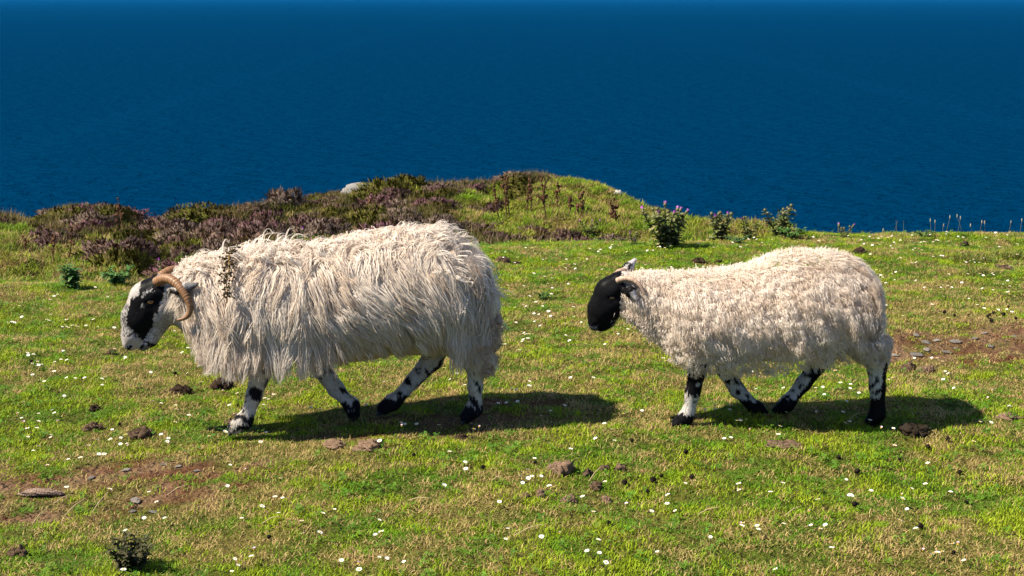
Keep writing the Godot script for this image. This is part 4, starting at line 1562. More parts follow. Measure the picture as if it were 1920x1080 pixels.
func heather_mesh(seed_: int, ca: Color, cb: Color, bloom: float, tips: Color) -> ArrayMesh:
	var r := RandomNumberGenerator.new()
	r.seed = seed_
	var s := Shape.new()
	lump(s, Vector3(0, 0.03, 0), Vector3(0.155, 0.125, 0.155), 0.3, 1.6, ca, cb, 7, 12, -0.3)
	for k in 1500:
		var y := r.randf_range(-0.30, 1.0)
		var a := r.randf() * TAU
		var d := Vector3(cos(a) * sqrt(maxf(0, 1 - y * y)), y, sin(a) * sqrt(maxf(0, 1 - y * y)))
		var f := 1.0 + 0.45 * nz.get_noise_3dv(d * 1.5 + Vector3.ONE * seed_) + 0.22 * nz.get_noise_3dv(d * 4.0 + Vector3.ONE * seed_)
		var p := d * Vector3(0.205, 0.165, 0.205) * f * r.randf_range(0.86, 1.0) + Vector3(0, 0.04, 0)
		var up := (d * 0.7 + Vector3(r.randfn() * 0.3, 0.8, r.randfn() * 0.3)).normalized()
		var h := r.randf_range(0.020, 0.045)
		var w := r.randf_range(0.0035, 0.0065)
		var t1 := up.cross(Vector3(cos(a * 7.0), 0.2, sin(a * 7.0))).normalized()
		var t2 := up.cross(t1)
		var c0 := ca.lerp(cb, r.randf()) * r.randf_range(0.6, 1.2)
		var c1 := c0
		if r.randf() < bloom and nz.get_noise_3dv(d * 2.6 + Vector3.ONE * (seed_ + 31)) > -0.25:
			c1 = tips * r.randf_range(0.65, 1.25)
		for q in [t1, t2]:
			var n: Vector3 = (q.cross(up) + d).normalized()
			var i0 := s.add(p - up * h * 0.6, n, c0)
			var i1 := s.add(p + q * w - up * h * 0.05, n, c0)
			var i2 := s.add(p - q * w - up * h * 0.05, n, c0)
			var i3 := s.add(p + q * w * 1.1, n, c1)
			var i4 := s.add(p - q * w * 1.1, n, c1)
			var i5 := s.add(p + up * h, n, c1)
			s.tri(i0, i1, i2)
			s.tri(i4, i3, i5)
	return s.mesh()


func build_heather() -> void:
	var r := RandomNumberGenerator.new()
	r.seed = 41
	var kinds := [
		["purple flowering", heather_mesh(1, Color(0.075, 0.053, 0.032), Color(0.107, 0.070, 0.053), 0.8, Color(0.181, 0.091, 0.117)), 0.12],
		["mauve brown", heather_mesh(2, Color(0.096, 0.064, 0.048), Color(0.139, 0.091, 0.075), 0.7, Color(0.144, 0.096, 0.093)), 0.27],
		["dusky purple", heather_mesh(3, Color(0.064, 0.048, 0.032), Color(0.117, 0.075, 0.064), 0.7, Color(0.128, 0.072, 0.080)), 0.17],
		["grey brown faded", heather_mesh(4, Color(0.107, 0.080, 0.059), Color(0.181, 0.134, 0.107), 0.5, Color(0.192, 0.144, 0.128)), 0.24],
		["dark olive green", heather_mesh(5, Color(0.053, 0.059, 0.013), Color(0.107, 0.102, 0.021), 0.15, Color(0.128, 0.085, 0.053)), 0.20]]
	var placed: Array[Vector3] = []
	var tries := 0
	while placed.size() < 285 and tries < 60000:
		tries += 1
		var d := r.randf_range(9.6, 19.3)
		if r.randf() > d / 19.3:
			continue
		var s := r.randf_range(-0.385, 0.075)
		var x := s * d
		var z := EYE.z - d
		if d < meadow_edge(s) + 0.9 or d > brow(s).y + 0.15 or heath(x, z) < r.randf_range(0.35, 0.75):
			continue
		var rad := r.randf_range(0.15, 0.30)
		if s > -0.06: rad *= 0.75
		var ok := absf(s + 0.106) > 0.013 or d < 16.3 or d > 18.4
		for q in placed:
			if Vector2(q.x - x, q.y - z).length() < (q.z + rad) * 0.82:
				ok = false
				break
		if not ok:
			continue
		placed.append(Vector3(x, z, rad))
		var pick := clampf(0.5 + 0.75 * nz.get_noise_2d(x * 0.9 + 5, z * 0.9) + 0.25 * r.randfn(), 0, 0.999)
		var k := 0
		var acc := 0.0
		for q in kinds.size():
			acc += kinds[q][2]
			if pick < acc:
				k = q
				break
		var o := part("heather_bush", kinds[k][1], M.heather, self)
		o.position = on_land(x, z, 0.03)
		o.rotation.y = r.randf() * TAU
		o.scale = Vector3(rad / 0.21 * r.randf_range(0.9, 1.3), rad / 0.21 * r.randf_range(0.55, 0.85), rad / 0.21)
		if brow(s).y - d < 1.0:
			o.scale.y *= 0.65
		var squat := o.scale.y / o.scale.x
		var size := "broad" if rad > 0.25 else ("small" if rad < 0.18 else ("low" if squat < 0.75 else "rounded"))
		var up_slope := (d - meadow_edge(s)) / (brow(s).y - meadow_edge(s))
		var row_ := "at the foot" if up_slope < 0.45 else ("halfway up" if up_slope < 0.75 else ("near the top" if up_slope < 0.93 else "on the brow against the sea"))
		var where := "above the ewe's head"
		if s < -0.30: where = "on the knoll's far left"
		elif s < -0.255: where = "on the left knoll"
		elif s < -0.215: where = "above the ewe's horn"
		elif s < -0.165: where = "behind the ewe's shoulders"
		elif s < -0.125: where = "left of the grey boulder"
		elif s < -0.085: where = "under the grey boulder"
		elif s < -0.045: where = "behind the ewe's back"
		else: where = "behind the ewe's rump"
		tag(o, "%s %s heather %s, %s" % [size, kinds[k][0], where, row_], "heather", "heather bushes on the headland")


func clod(at: Vector2, size: Vector3, ca: Color, cb: Color, lumps: int, label: String, called := "dung_clod", category := "dung") -> void:
	var s := Shape.new()
	var r := RandomNumberGenerator.new()
	r.seed = int(at.x * 1000.0) * 31 + int(at.y * 1000.0)
	rng.seed = r.seed
	var n := lumps * 3 if lumps > 1 else 1
	for k in n:
		var a := r.randf() * TAU
		var q := sqrt(r.randf())
		var o := Vector3(cos(a) * q * 0.42, (1.0 - q * q) * r.randf_range(0.1, 0.62), sin(a) * q * 0.42) * size
		var f := r.randf_range(0.12, 0.30) if lumps > 3 else r.randf_range(0.25, 0.42)
		var flat := clampf(size.y / size.x * 1.9, 0.3, 0.95)
		lump(s, o + Vector3(0, size.x * f * flat * 0.2, 0), size.x * f * Vector3(r.randf_range(0.7, 1.2), flat * r.randf_range(0.7, 1.1), r.randf_range(0.7, 1.1)), 0.65, 2.0, ca, cb, 7, 10, -0.7)
	var o := part(called, s, M.earth, self)
	o.position = on_land(at.x, at.y, 0.002)
	o.rotation.y = r.randf_range(-0.5, 0.5)
	tag(o, label, category)


func build_droppings() -> void:
	var dark := Color(0.035, 0.025, 0.018)
	var brown := Color(0.085, 0.055, 0.04)
	var tan_ := Color(0.20, 0.135, 0.09)
	var pale := Color(0.33, 0.22, 0.15)
	var list := [
		[-1.47, 1.32, 0.062, 0.034, brown, tan_, 4, "reddish brown dung clod at the lower left corner of the meadow"],
		[-1.87, -1.14, 0.05, 0.028, dark, tan_, 6, "small crumbly dung heap in the grass below the ewe's nose"],
		[-1.69, -0.23, 0.05, 0.036, dark, brown, 5, "small dark dung heap left of the ewe's front hoof, the upper of a close pair"],
		[-1.63, 0.00, 0.075, 0.042, brown, tan_, 7, "brown cracked dung mound, the lower of a close pair left of the ewe"],
		[-1.40, 0.13, 0.095, 0.045, dark, tan_, 10, "broad dark dung heap of many lumps in front of the ewe's leading hoof"],
		[-1.39, -0.47, 0.09, 0.042, dark, brown, 9, "wide dark dung heap with daisies on it below the ewe's chest"],
		[-1.23, -0.55, 0.095, 0.075, dark, brown, 9, "tall black dung heap half hidden behind the ewe's chest wool"],
		[-1.09, -0.02, 0.055, 0.032, brown, tan_, 5, "lumpy brown dung touching the ewe's leading hoof"],
		[-1.08, -0.09, 0.035, 0.026, brown, tan_, 2, "single brown dung lump just behind the ewe's leading hoof"],
		[-0.18, 0.23, 0.085, 0.022, dark, brown, 4, "flat dark dung slab with a twig in the ewe's shadow"],
		[-0.65, 0.32, 0.085, 0.022, tan_, pale, 3, "sandy mound of dry earth at the edge of the ewe's shadow, left of two"],
		[-0.52, 0.36, 0.105, 0.026, tan_, pale, 3, "sandy mound of dry earth at the edge of the ewe's shadow, right of two"],
		[0.17, 0.64, 0.105, 0.045, tan_, pale, 8, "large pale dung clod standing alone on the grass between the sheep"],
		[0.255, 0.66, 0.035, 0.028, dark, tan_, 2, "small brown lump beside the large pale dung clod"],
		[0.32, 0.61, 0.04, 0.028, brown, tan_, 2, "brown dung lump, the nearer to the large clod of a pair on its right"],
		[0.37, 0.60, 0.05, 0.032, brown, pale, 4, "crumbled brown dung, the farther from the large clod of a pair on its right"],
		[0.19, 0.90, 0.06, 0.032, tan_, pale, 4, "largest of the pale crumbs below the big dung clod"],
		[0.095, 0.88, 0.035, 0.022, tan_, pale, 2, "rounded pale crumb below the big dung clod, the middle of three in line"],
		[0.05, 0.90, 0.03, 0.018, brown, pale, 2, "leftmost pale crumb below the big dung clod"],
		[0.31, 0.88, 0.035, 0.022, tan_, pale, 2, "rightmost pale crumb below the big dung clod"],
		[0.285, 0.78, 0.045, 0.024, dark, tan_, 3, "split dark clod with a daisy beside it, below the big dung clod"],
		[1.50, 0.20, 0.12, 0.042, dark, Color(0.05, 0.04, 0.03), 11, "row of black dung lumps in the younger sheep's shadow by its hind hoof"],
		[1.17, -3.38, 0.09, 0.05, dark, brown, 5, "dark brown dung clod behind the younger sheep, the larger of a pair"],
		[1.29, -3.38, 0.05, 0.042, dark, brown, 2, "round dark dung clod behind the younger sheep, the smaller of a pair"],
		[2.20, -3.56, 0.085, 0.075, dark, brown, 5, "upright dark dung clod peeping over the younger sheep's rump"],
		[-0.06, -3.38, 0.10, 0.05, brown, tan_, 6, "brown dung heap on the meadow edge behind the ewe's tail"],
		[0.03, -3.34, 0.045, 0.026, dark, brown, 2, "small dark lump beside the brown dung heap behind the ewe's tail"],
		[1.75, -0.77, 0.075, 0.038, brown, tan_, 6, "brown crumbling clod below the stony bare patch, left of two"],
		[1.82, -0.74, 0.085, 0.034, brown, pale, 6, "brown crumbling clod below the stony bare patch, right of two"],
		[2.98, -3.15, 0.12, 0.035, dark, tan_, 7, "flat dark dung by the tussocks at the right edge of the meadow"],
		[2.99, -3.95, 0.05, 0.04, dark, brown, 3, "small dark dung clod near the cliff edge among the seed stalks"],
		[0.99, 0.37, 0.10, 0.016, brown, pale, 3, "flat grey brown crust below the younger sheep's middle"],
		[1.92, 0.02, 0.08, 0.02, tan_, pale, 3, "pale flat crust with a twig right of the younger sheep's shadow"]]
	for q in list:
		clod(Vector2(q[0], q[1]), Vector3(q[2], q[3], q[2] * 0.75) * 0.85, q[4], q[5], q[6], q[7])
	var shapes := []
	for k in 4:
		var s := Shape.new()
		rng.seed = 900 + k
		lump(s, Vector3(0, 0.006, 0), Vector3(0.0085, 0.0072, 0.0068), 0.3, 1.6, Color(0.012, 0.010, 0.010), Color(0.04, 0.03, 0.025), 7, 10, -0.8)
		shapes.append(s.mesh())
	var pellets := [
		Vector2(0.08, 0.57), Vector2(0.38, 0.73), Vector2(0.48, 0.71), Vector2(0.51, 0.68), Vector2(0.45, 0.82), Vector2(0.62, 0.45), Vector2(0.44, 0.31), Vector2(-0.74, 1.21), Vector2(-0.35, 0.46), Vector2(-0.49, 0.33),
		Vector2(-0.10, 0.63), Vector2(1.55, 0.61), Vector2(1.37, 0.50), Vector2(1.19, 0.63), Vector2(1.60, 0.30), Vector2(1.48, 0.91), Vector2(1.30, 1.36), Vector2(1.51, 0.37), Vector2(1.16, 0.48), Vector2(0.30, 1.12), Vector2(0.61, 0.71),
		Vector2(2.60, -1.97), Vector2(2.24, -1.88), Vector2(2.26, -1.78), Vector2(2.41, -1.72), Vector2(2.47, -1.81), Vector2(2.40, -1.64), Vector2(2.51, -1.78), Vector2(2.34, -1.81), Vector2(2.53, -1.66), Vector2(2.44, -1.78),
		Vector2(1.10, 0.97), Vector2(1.26, 1.15), Vector2(-2.17, -0.92), Vector2(-1.53, -0.02), Vector2(-1.48, -0.74), Vector2(-1.11, -0.24)]
	var r := RandomNumberGenerator.new()
	r.seed = 8
	for k in pellets.size():
		var q: Vector2 = pellets[k]
		var o := part("dung_pellet", shapes[k % 4], M.earth, self)
		o.position = on_land(q.x, q.y, -0.006)
		o.rotation = Vector3(r.randf_range(-0.3, 0.3), r.randf() * TAU, 0)
		o.scale = Vector3.ONE * r.randf_range(0.8, 1.35)
		var where := "in the short grass of the foreground between the sheep"
		if q.y < -1.5: where = "scattered above the stony bare patch on the right"
		elif q.x < -0.9: where = "in the grass left of the ewe"
		elif q.x > 1.0: where = "in the greener foreground grass below the younger sheep"
		tag(o, "small black dung pellet %s" % where, "dung", "black pellets %s" % where)


func build_stones() -> void:
	var r := RandomNumberGenerator.new()
	r.seed = 19
	var grey := Color(0.15, 0.148, 0.145)
	var light := Color(0.30, 0.26, 0.225)
	var shapes := []
	for k in 5:
		var s := Shape.new()
		rng.seed = 700 + k
		lump(s, Vector3.ZERO, Vector3(0.5, 0.2, 0.36), 0.5, 1.3, grey if k % 2 == 0 else light, light if k % 2 == 0 else Color(0.36, 0.32, 0.28), 8, 12, -0.6, 0.6)
		shapes.append(s.mesh())
	var flat := [Vector3(1.97, -1.27, 0.07), Vector3(2.03, -1.30, 0.05), Vector3(2.11, -1.27, 0.075), Vector3(1.93, -1.12, 0.055), Vector3(1.86, -1.03, 0.08), Vector3(2.01, -1.07, 0.055), Vector3(1.76, -1.03, 0.05), Vector3(1.96, -1.40, 0.055),
		Vector3(2.30, -1.43, 0.04), Vector3(2.25, -1.19, 0.05), Vector3(2.22, -1.33, 0.05), Vector3(1.90, -1.78, 0.05), Vector3(2.08, -1.17, 0.04), Vector3(1.70, -1.20, 0.045), Vector3(2.42, -1.36, 0.04),
		Vector3(-1.24, 0.47, 0.03), Vector3(-1.36, 0.52, 0.04), Vector3(-1.10, 0.57, 0.035), Vector3(-1.25, 0.82, 0.05), Vector3(-1.24, 0.90, 0.035), Vector3(-1.17, 0.91, 0.04), Vector3(-1.18, 0.50, 0.03), Vector3(-1.46, 0.60, 0.04)]
	for k in flat.size():
		var q: Vector3 = flat[k]
		var o := part("flat_stone", shapes[k % 5], M.stone, self)
		o.position = on_land(q.x, q.y, -0.004)
		o.rotation = Vector3(r.randf_range(-0.12, 0.12), r.randf() * TAU, r.randf_range(-0.12, 0.12))
		o.scale = Vector3(q.z, q.z * 0.6, q.z) * 0.8
		var where := "on the bare rusty patch behind the younger sheep" if q.x > 0 else "in the bare mossy patch at lower left"
		tag(o, "small flat %s stone %s" % ["grey" if k % 5 % 2 == 0 else "pale", where], "stone", "stones %s" % where)
	rng.seed = 801
	var s := Shape.new()
	lump(s, Vector3(0, 0.02, 0), Vector3(0.070, 0.012, 0.018), 0.4, 1.4, Color(0.15, 0.10, 0.075), Color(0.22, 0.16, 0.12), 10, 16, -0.6)
	tag(part("long_stone", s, M.stone, self), "long low brown stone at the edge of the mossy patch at lower left", "stone").position = on_land(-1.58, 0.76, 0.004)
	rng.seed = 811
	s = Shape.new()
	lump(s, Vector3(0, 0.0, 0), Vector3(0.25, 0.10, 0.20), 0.22, 0.9, Color(0.15, 0.148, 0.14), Color(0.24, 0.235, 0.22), 16, 24, -0.6, 0.7)
	tag(part("boulder", s, M.stone, self), "smooth grey boulder on the brow of the headland above the heather", "boulder").position = out_there(-0.1062, 17.7, -0.03)
	rng.seed = 813
	s = Shape.new()
	lump(s, Vector3(0, 0.0, 0), Vector3(0.05, 0.035, 0.04), 0.5, 1.3, Color(0.28, 0.27, 0.25), Color(0.40, 0.39, 0.37), 9, 12, -0.8)
	tag(part("pale_stone", s, M.stone, self), "small whitish stone on the right shoulder of the headland above the sea", "stone").position = out_there(0.0755, 16.6, -0.03)


func daisy_mesh(seed_: int, closed: float, tint: Color) -> ArrayMesh:
	var r := RandomNumberGenerator.new()
	r.seed = seed_
	var s := Shape.new()
	var n := 15
	for k in n:
		var a := TAU * k / n + r.randf_range(-0.1, 0.1)
		var o := Vector3(cos(a), 0, sin(a))
		var w := Vector3(-o.z, 0, o.x)
		var rise := closed + r.randf_range(-0.1, 0.15)
		var e := (o + Vector3.UP * rise).normalized()
		var c := tint * r.randf_range(0.9, 1.05)
		var nn := (Vector3.UP - o * rise).normalized()
		var i0 := s.add(e * 0.0022, nn, c)
		var i1 := s.add(e * 0.0068 + w * 0.0019, nn, c)
		var i2 := s.add(e * 0.0102, nn, c)
		var i3 := s.add(e * 0.0068 - w * 0.0019, nn, c)
		s.quad(i0, i1, i2, i3)
	lump(s, Vector3(0, 0.0006, 0), Vector3(0.0040, 0.0026, 0.0040), 0.1, 1.0, Color(0.65, 0.38, 0.02), Color(0.75, 0.5, 0.04), 4, 8, -0.5)
	tube(s, PackedVector3Array([Vector3(0, -0.03, 0.003), Vector3(0, -0.012, 0), Vector3(0, -0.001, 0)]), PackedFloat32Array([0.0007, 0.0007, 0.0008]), 4, Color(0.10, 0.16, 0.03))
	return s.mesh()


func build_daisies() -> void:
	var r := RandomNumberGenerator.new()
	r.seed = 66
	var white := Color(0.82, 0.82, 0.80)
	var kinds := [daisy_mesh(1, 0.1, white), daisy_mesh(2, 0.35, white), daisy_mesh(3, 0.2, white), daisy_mesh(4, 1.5, Color(0.72, 0.56, 0.60))]
	var rest: Array[Transform3D] = []
	var n := 0
	var tries := 0
	var spots_: Array[Vector2] = []
	while spots_.size() < 1050 and tries < 80000:
		tries += 1
		var z := r.randf_range(-4.3, 1.5)
		var d := EYE.z - z
		if r.randf() > d / 9.6:
			continue
		var x := r.randf_range(-0.365, 0.365) * d
		if d > meadow_edge(x / d) - 0.1 or patch(BARE, x, z) > 0.3:
			continue
		var want := 0.5 + 0.6 * nz.get_noise_2d(x * 1.3 + 90, z * 1.3) + 0.5 * nz.get_noise_2d(x * 4.5, z * 4.5 + 17)
		if x > 0.9 and z < -1.4: want += 0.25
		if x < -0.9 and z > -1.2 and z < 0.2: want += 0.2
		if x > 0.4 and x < 1.6 and z > 1.0: want -= 0.3
		if r.randf() > want:
			continue
		spots_.append(Vector2(x, z))
		if r.randf() < 0.15:
			for q in r.randi_range(1, 2):
				spots_.append(Vector2(x, z) + Vector2(r.randfn(), r.randfn()) * 0.04)
	spots_.sort_custom(func(a, b): return a.y > b.y)
	for q in spots_:
		var kind := 3 if r.randf() < 0.10 else r.randi() % 3
		var size := r.randf_range(0.65, 0.98)
		var b := Basis.from_euler(Vector3(r.randf_range(-0.35, 0.3), r.randf() * TAU, 0)) * Basis(Vector3(0, 0, 1), r.randf_range(-0.1, 0.45)) * Basis.from_scale(Vector3.ONE * size)
		var at := on_land(q.x, q.y) + Vector3(0, r.randf_range(0.024, 0.036), 0)
		if n >= 300:
			rest.append(Transform3D(b, at))
			continue
		n += 1
		var o := part("daisy", kinds[kind], M.petal, self)
		o.transform = Transform3D(b, at)
		var where := ""
		if q.y > 0.5: where = "in the foreground grass at left" if q.x < -0.5 else ("in the foreground grass below the younger sheep" if q.x > 0.5 else "in the foreground grass between the sheep")
		elif q.y > -1.0: where = "in the grass left of and below the ewe" if q.x < -0.2 else ("around the hooves and shadow of the younger sheep" if q.x > 0.55 else "in the grass between the two sheep")
		else: where = "on the meadow behind the ewe's head" if q.x < -0.2 else ("on the meadow right of and behind the younger sheep" if q.x > 0.9 else "on the meadow behind the gap between the sheep")
		var look := "pinkish half closed daisy" if kind == 3 else "small white daisy"
		tag(o, "%s %s" % [look, where], "daisy", "%s daisies %s" % ["pinkish" if kind == 3 else "white", where])
	var rows := PackedFloat32Array()
	for t in rest:
		rows.append_array(PackedFloat32Array([t.basis.x.x, t.basis.y.x, t.basis.z.x, t.origin.x, t.basis.x.y, t.basis.y.y, t.basis.z.y, t.origin.y, t.basis.x.z, t.basis.y.z, t.basis.z.z, t.origin.z, 1, 1, 1, 1]))
	scatter("far_daisies", kinds[0], rows, "sprinkling of far white daisies along the edge of the meadow", "daisies", "petal")


func build_stalks() -> void:
	var r := RandomNumberGenerator.new()
	r.seed = 31
	# seed stalks along the right-hand brow: metres aside, distance, height
	var list := [Vector3(2.60, 9.62, 0.115), Vector3(2.64, 9.62, 0.11), Vector3(2.68, 9.62, 0.105), Vector3(2.53, 9.60, 0.05), Vector3(2.88, 9.65, 0.10), Vector3(2.905, 9.65, 0.085), Vector3(2.97, 9.62, 0.125), Vector3(2.94, 9.62, 0.065), Vector3(3.06, 9.65, 0.11),
		Vector3(3.10, 9.65, 0.13), Vector3(3.20, 9.62, 0.085), Vector3(3.24, 9.62, 0.08), Vector3(3.40, 9.62, 0.09), Vector3(3.475, 9.62, 0.10), Vector3(3.16, 9.62, 0.06)]
	for k in list.size():
		var q: Vector3 = list[k]
		var t := thing("seed_stalk", on_land(q.x, EYE.z - q.y, 0.01))
		tag(t, "%s thin seed stalk along the right cliff edge, %s" % ["bare" if k < 3 else "pale headed", place_in_row(list, k)], "grass stalk", "seed stalks along the right cliff edge")
		var lean := Vector3(r.randfn() * 0.16, 1, r.randfn() * 0.1).normalized() * (q.z + 0.02)
		var s := Shape.new()
		tube(s, PackedVector3Array([Vector3.ZERO, lean * 0.5 + Vector3(0.002, 0, 0), lean]), PackedFloat32Array([0.0013, 0.0011, 0.0009]), 5, Color(0.20, 0.19, 0.10))
		part("stem", s, M.blade, t)
		if k > 2:
			var h := Shape.new()
			lump(h, lean * 0.94, Vector3(0.0035, 0.012, 0.0035), 0.5, 3.0, Color(0.34, 0.27, 0.18), Color(0.46, 0.38, 0.28), 7, 8, -1.0)
			part("seed_head", h, M.petal, t)
	# dry straws lying in the grass
	var straws := [Vector3(0.88, 1.08, 0.5), Vector3(-1.42, 0.92, 1.0), Vector3(-1.35, 0.88, 1.2), Vector3(-1.12, 0.78, 0.7), Vector3(-0.30, 0.95, -0.4), Vector3(-0.05, 0.78, -0.9), Vector3(0.28, 0.72, 0.9), Vector3(-0.15, -0.03, -0.2), Vector3(0.05, 1.25, 0.3), Vector3(-1.5, 1.02, 1.3), Vector3(-1.48, 0.85, 0.9), Vector3(1.30, 0.1, 0.4), Vector3(-0.75, 1.12, 0.2), Vector3(0.62, 1.05, -0.7)]
	for w in straws.size():
		var q: Vector3 = straws[w]
		var s := Shape.new()
		var dir := Vector3(cos(q.z), r.randf_range(0.1, 0.6), -sin(q.z)) * r.randf_range(0.05, 0.09)
		tube(s, PackedVector3Array([-dir * 0.5, Vector3(0, 0.006, 0), dir * 0.5]), PackedFloat32Array([0.0014, 0.0016, 0.0009]), 4, Color(0.44, 0.34, 0.20))
		var o := part("dry_straw", s, M.blade, self)
		o.position = on_land(q.x, q.y) + Vector3(0, 0.026, 0)
		tag(o, "bleached dry straw lying on the turf, %s of the straws" % place_in_row(straws, w), "straw", "dry straws on the turf")
	# tussocks at the right
	var names := ["dark tussock of grass at the right, nearest of three", "grass tussock at the right with straw tips, leftmost of the two upper ones", "grass tussock at the far right edge of the meadow"]
	var at := [Vector2(2.77, -2.93), Vector2(2.86, -3.40), Vector2(3.13, -3.52)]
	for k in 3:
		var m := tuft(510 + k, 240, 0.09, 0.05, 0.11, 0.0018, 0.9, Color(0.07, 0.12, 0.015), Color(0.26, 0.22, 0.07))
		var o := part("grass_tussock", m, M.blade, self)
		o.position = on_land(at[k].x, at[k].y)
		o.scale = Vector3(1.2, 0.75, 0.9)
		tag(o, names[k], "tussock")


func build_plants() -> void:
	build_heather()
	build_stones()
	build_droppings()
	build_daisies()
	build_stalks()
	var ga := Color(0.06, 0.10, 0.025)
	var gb := Color(0.22, 0.20, 0.09)
	var g := "thistles along the cliff edge"
	thistle("thistle", on_land(1.02, -3.87), 0.27, 0.38, 8, 14, 8, "large bushy thistle with purple flowers at the cliff edge, leftmost of the big ones", g, 1, ga, gb, 1.5)
	thistle("thistle", on_land(1.41, -4.22), 0.25, 0.19, 4, 6, 2, "tall thistle with two purple heads, standing next to the large bushy thistle", g, 2, ga, gb, 1.4)
	thistle("thistle", on_land(1.61, -4.24), 0.155, 0.14, 3, 4, 2, "short thistle with two purple flowers between two taller thistles", g, 3, ga, gb, 1.2)
	thistle("thistle", on_land(1.86, -4.42), 0.26, 0.22, 4, 6, 0, "tall thistle without open flowers, behind the green leafy clump", g, 4, ga, gb, 1.3)
	thistle("thistle", on_land(0.80, -3.93), 0.10, 0.08, 2, 2, 1, "small two stemmed thistle left of the large bushy thistle", g, 5, ga, gb, 0.8)
	thistle("thistle", on_land(2.28, -4.33), 0.10, 0.12, 3, 6, 2, "lone short thistle with faded heads on the skyline above the younger sheep", g, 6, Color(0.10, 0.10, 0.04), gb, 0.6)
	thistle("thistle", out_there(0.0557, 12.4), 0.14, 0.20, 4, 4, 4, "low thistle with purple flowers at the foot of the headland slope", "", 7, ga, gb, 1.0)
	thistle("thistle", out_there(-0.231, 8.75), 0.20, 0.10, 2, 3, 0, "dark thistle rising behind the ewe's neck", "", 8, ga, gb, 1.3)
	thistle("thistle", out_there(-0.1525, 10.4), 0.36, 0.22, 3, 3, 1, "tall green thistle rising behind the ewe's back", "", 9, ga, gb, 1.2)
	thistle("thistle", out_there(-0.2515, 8.2), 0.12, 0.06, 1, 1, 1, "single purple thistle flower behind the ewe's forehead", "", 10, ga, gb, 0.6)
	leafy_bush("nettle_clump", on_land(1.90, -4.28), 0.095, 0.32, "bright green leafy clump at the foot of the tall thistle", 21, 22, Color(0.05, 0.13, 0.03), Color(0.10, 0.19, 0.04), "weeds")
	leafy_bush("dock_leaves", on_land(1.50, -4.02), 0.065, 0.24, "low broad green leaves in front of the middle thistles", 22, 12, Color(0.05, 0.12, 0.04), Color(0.11, 0.18, 0.06), "weeds")
	leafy_bush("leafy_weed", on_land(-2.50, -2.60), 0.15, 0.15, "upright green weed at the left meadow edge", 23, 22, Color(0.035, 0.10, 0.03), Color(0.09, 0.17, 0.04), "weeds")
	leafy_bush("leafy_weed", on_land(-2.27, -2.72), 0.125, 0.28, "wide bright green weed left of the ewe's head", 24, 32, Color(0.045, 0.12, 0.03), Color(0.10, 0.19, 0.045), "weeds")
	leafy_bush("leafy_weed", on_land(0.17, -2.30), 0.05, 0.14, "flat green weed in the turf between the sheep", 26, 12, Color(0.05, 0.13, 0.03), Color(0.10, 0.19, 0.045), "weeds")
	leafy_bush("leafy_weed", on_land(2.82, -4.30), 0.06, 0.20, "low ferny weed on the right cliff edge beside the seed stalks", 27, 14, Color(0.05, 0.12, 0.03), Color(0.10, 0.17, 0.045), "weeds")
	thistle("dark_scrub", on_land(-1.11, 1.40), 0.115, 0.17, 9, 0, 0, "dark spiny dried thistle rosette in the lower left foreground", "", 25, Color(0.03, 0.035, 0.012), Color(0.10, 0.085, 0.045), 1.5)
	var rust := Color(0.16, 0.085, 0.05)
	var hs := [Vector3(-0.0094, 14.6, 0.40), Vector3(-0.0038, 14.5, 0.44), Vector3(-0.0008, 14.6, 0.42), Vector3(0.0094, 15.4, 0.42), Vector3(0.0139, 15.3, 0.38), Vector3(0.0218, 15.4, 0.30), Vector3(0.0245, 13.6, 0.44), Vector3(0.0320, 14.3, 0.34), Vector3(0.0471, 14.5, 0.26), Vector3(0.0490, 13.9, 0.24), Vector3(0.0704, 13.8, 0.28), Vector3(0.0753, 13.9, 0.22), Vector3(-0.1, 14.8, 0.3), Vector3(0.0405, 14.1, 0.18)]
	for k in hs.size():
		dead_stalk(out_there(hs[k].x, hs[k].y - 0.7), hs[k].z * 0.95, "rusty brown dead stalk on the green headland slope, %s" % place_in_row(hs, k), "dead stalks on the headland", 60 + k, rust, 1.0)
	var ls := [Vector3(-0.3465, 11.8, 0.24), Vector3(-0.3285, 11.6, 0.22), Vector3(-0.317, 12.0, 0.26), Vector3(-0.2755, 14.2, 0.42), Vector3(-0.281, 14.4, 0.34)]
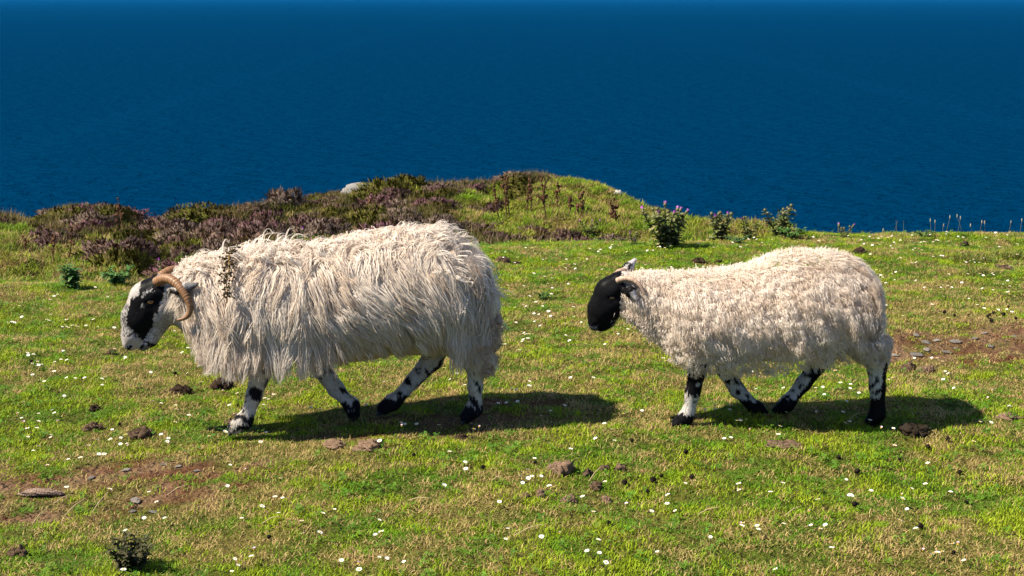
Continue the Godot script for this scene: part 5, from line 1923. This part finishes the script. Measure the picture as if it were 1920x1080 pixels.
	for k in ls.size():
		dead_stalk(out_there(ls[k].x, ls[k].y), ls[k].z, "thin rusty dead stalk %s, %s" % ["standing in the green hollow at left" if k < 3 else "rising from the heather of the left knoll", place_in_row(ls, k)], "dead stalks at left" if k < 3 else "dead stalks on the knoll", 90 + k, rust, 0.7)


func _ready() -> void:
	rng.seed = 1
	nz.seed = 4
	nz.frequency = 1.0
	nz.fractal_type = FastNoiseLite.FRACTAL_NONE
	nz.noise_type = FastNoiseLite.TYPE_SIMPLEX_SMOOTH
	fb.seed = 9
	fb.frequency = 1.0
	fb.fractal_octaves = 2
	fb.noise_type = FastNoiseLite.TYPE_SIMPLEX_SMOOTH

	var cam := Camera3D.new()
	cam.name = "camera"
	cam.position = EYE
	cam.rotation.x = -deg_to_rad(11.715)
	cam.fov = 22.90
	cam.near = 0.05
	cam.far = 200000.0
	cam.current = true
	add_child(cam)

	var sky := ProceduralSkyMaterial.new()
	sky.sky_top_color = Color(0.38, 0.45, 0.58)
	sky.sky_horizon_color = Color(0.30, 0.52, 0.76)
	sky.sky_curve = 0.12
	sky.ground_bottom_color = Color(0.05, 0.10, 0.16)
	sky.ground_horizon_color = Color(0.30, 0.45, 0.62)
	var env := Environment.new()
	env.background_mode = Environment.BG_SKY
	env.sky = Sky.new()
	env.sky.sky_material = sky
	env.background_energy_multiplier = 0.8
	env.tonemap_mode = Environment.TONE_MAPPER_LINEAR
	env.tonemap_exposure = 2.6
	env.fog_enabled = true
	env.fog_density = 0.0000095
	env.fog_light_color = Color(0.12, 0.55, 0.85)
	env.sdfgi_enabled = true
	env.ssao_enabled = true
	env.ssil_enabled = true
	var we := WorldEnvironment.new()
	we.name = "world_environment"
	we.environment = env
	add_child(we)

	var sun := DirectionalLight3D.new()
	sun.name = "sun"
	sun.light_energy = 1.5
	sun.light_color = Color(1.0, 0.955, 0.88)
	sun.light_angular_distance = 0.5
	sun.shadow_enabled = true
	sun.basis = Basis.looking_at(-Vector3(-0.63, 0.76, 0.13))
	add_child(sun)

	materials()
	build_ground()
	build_sea()
	build_ewe()
	build_hogg()
	build_sprig()
	build_grass()
	build_plants()
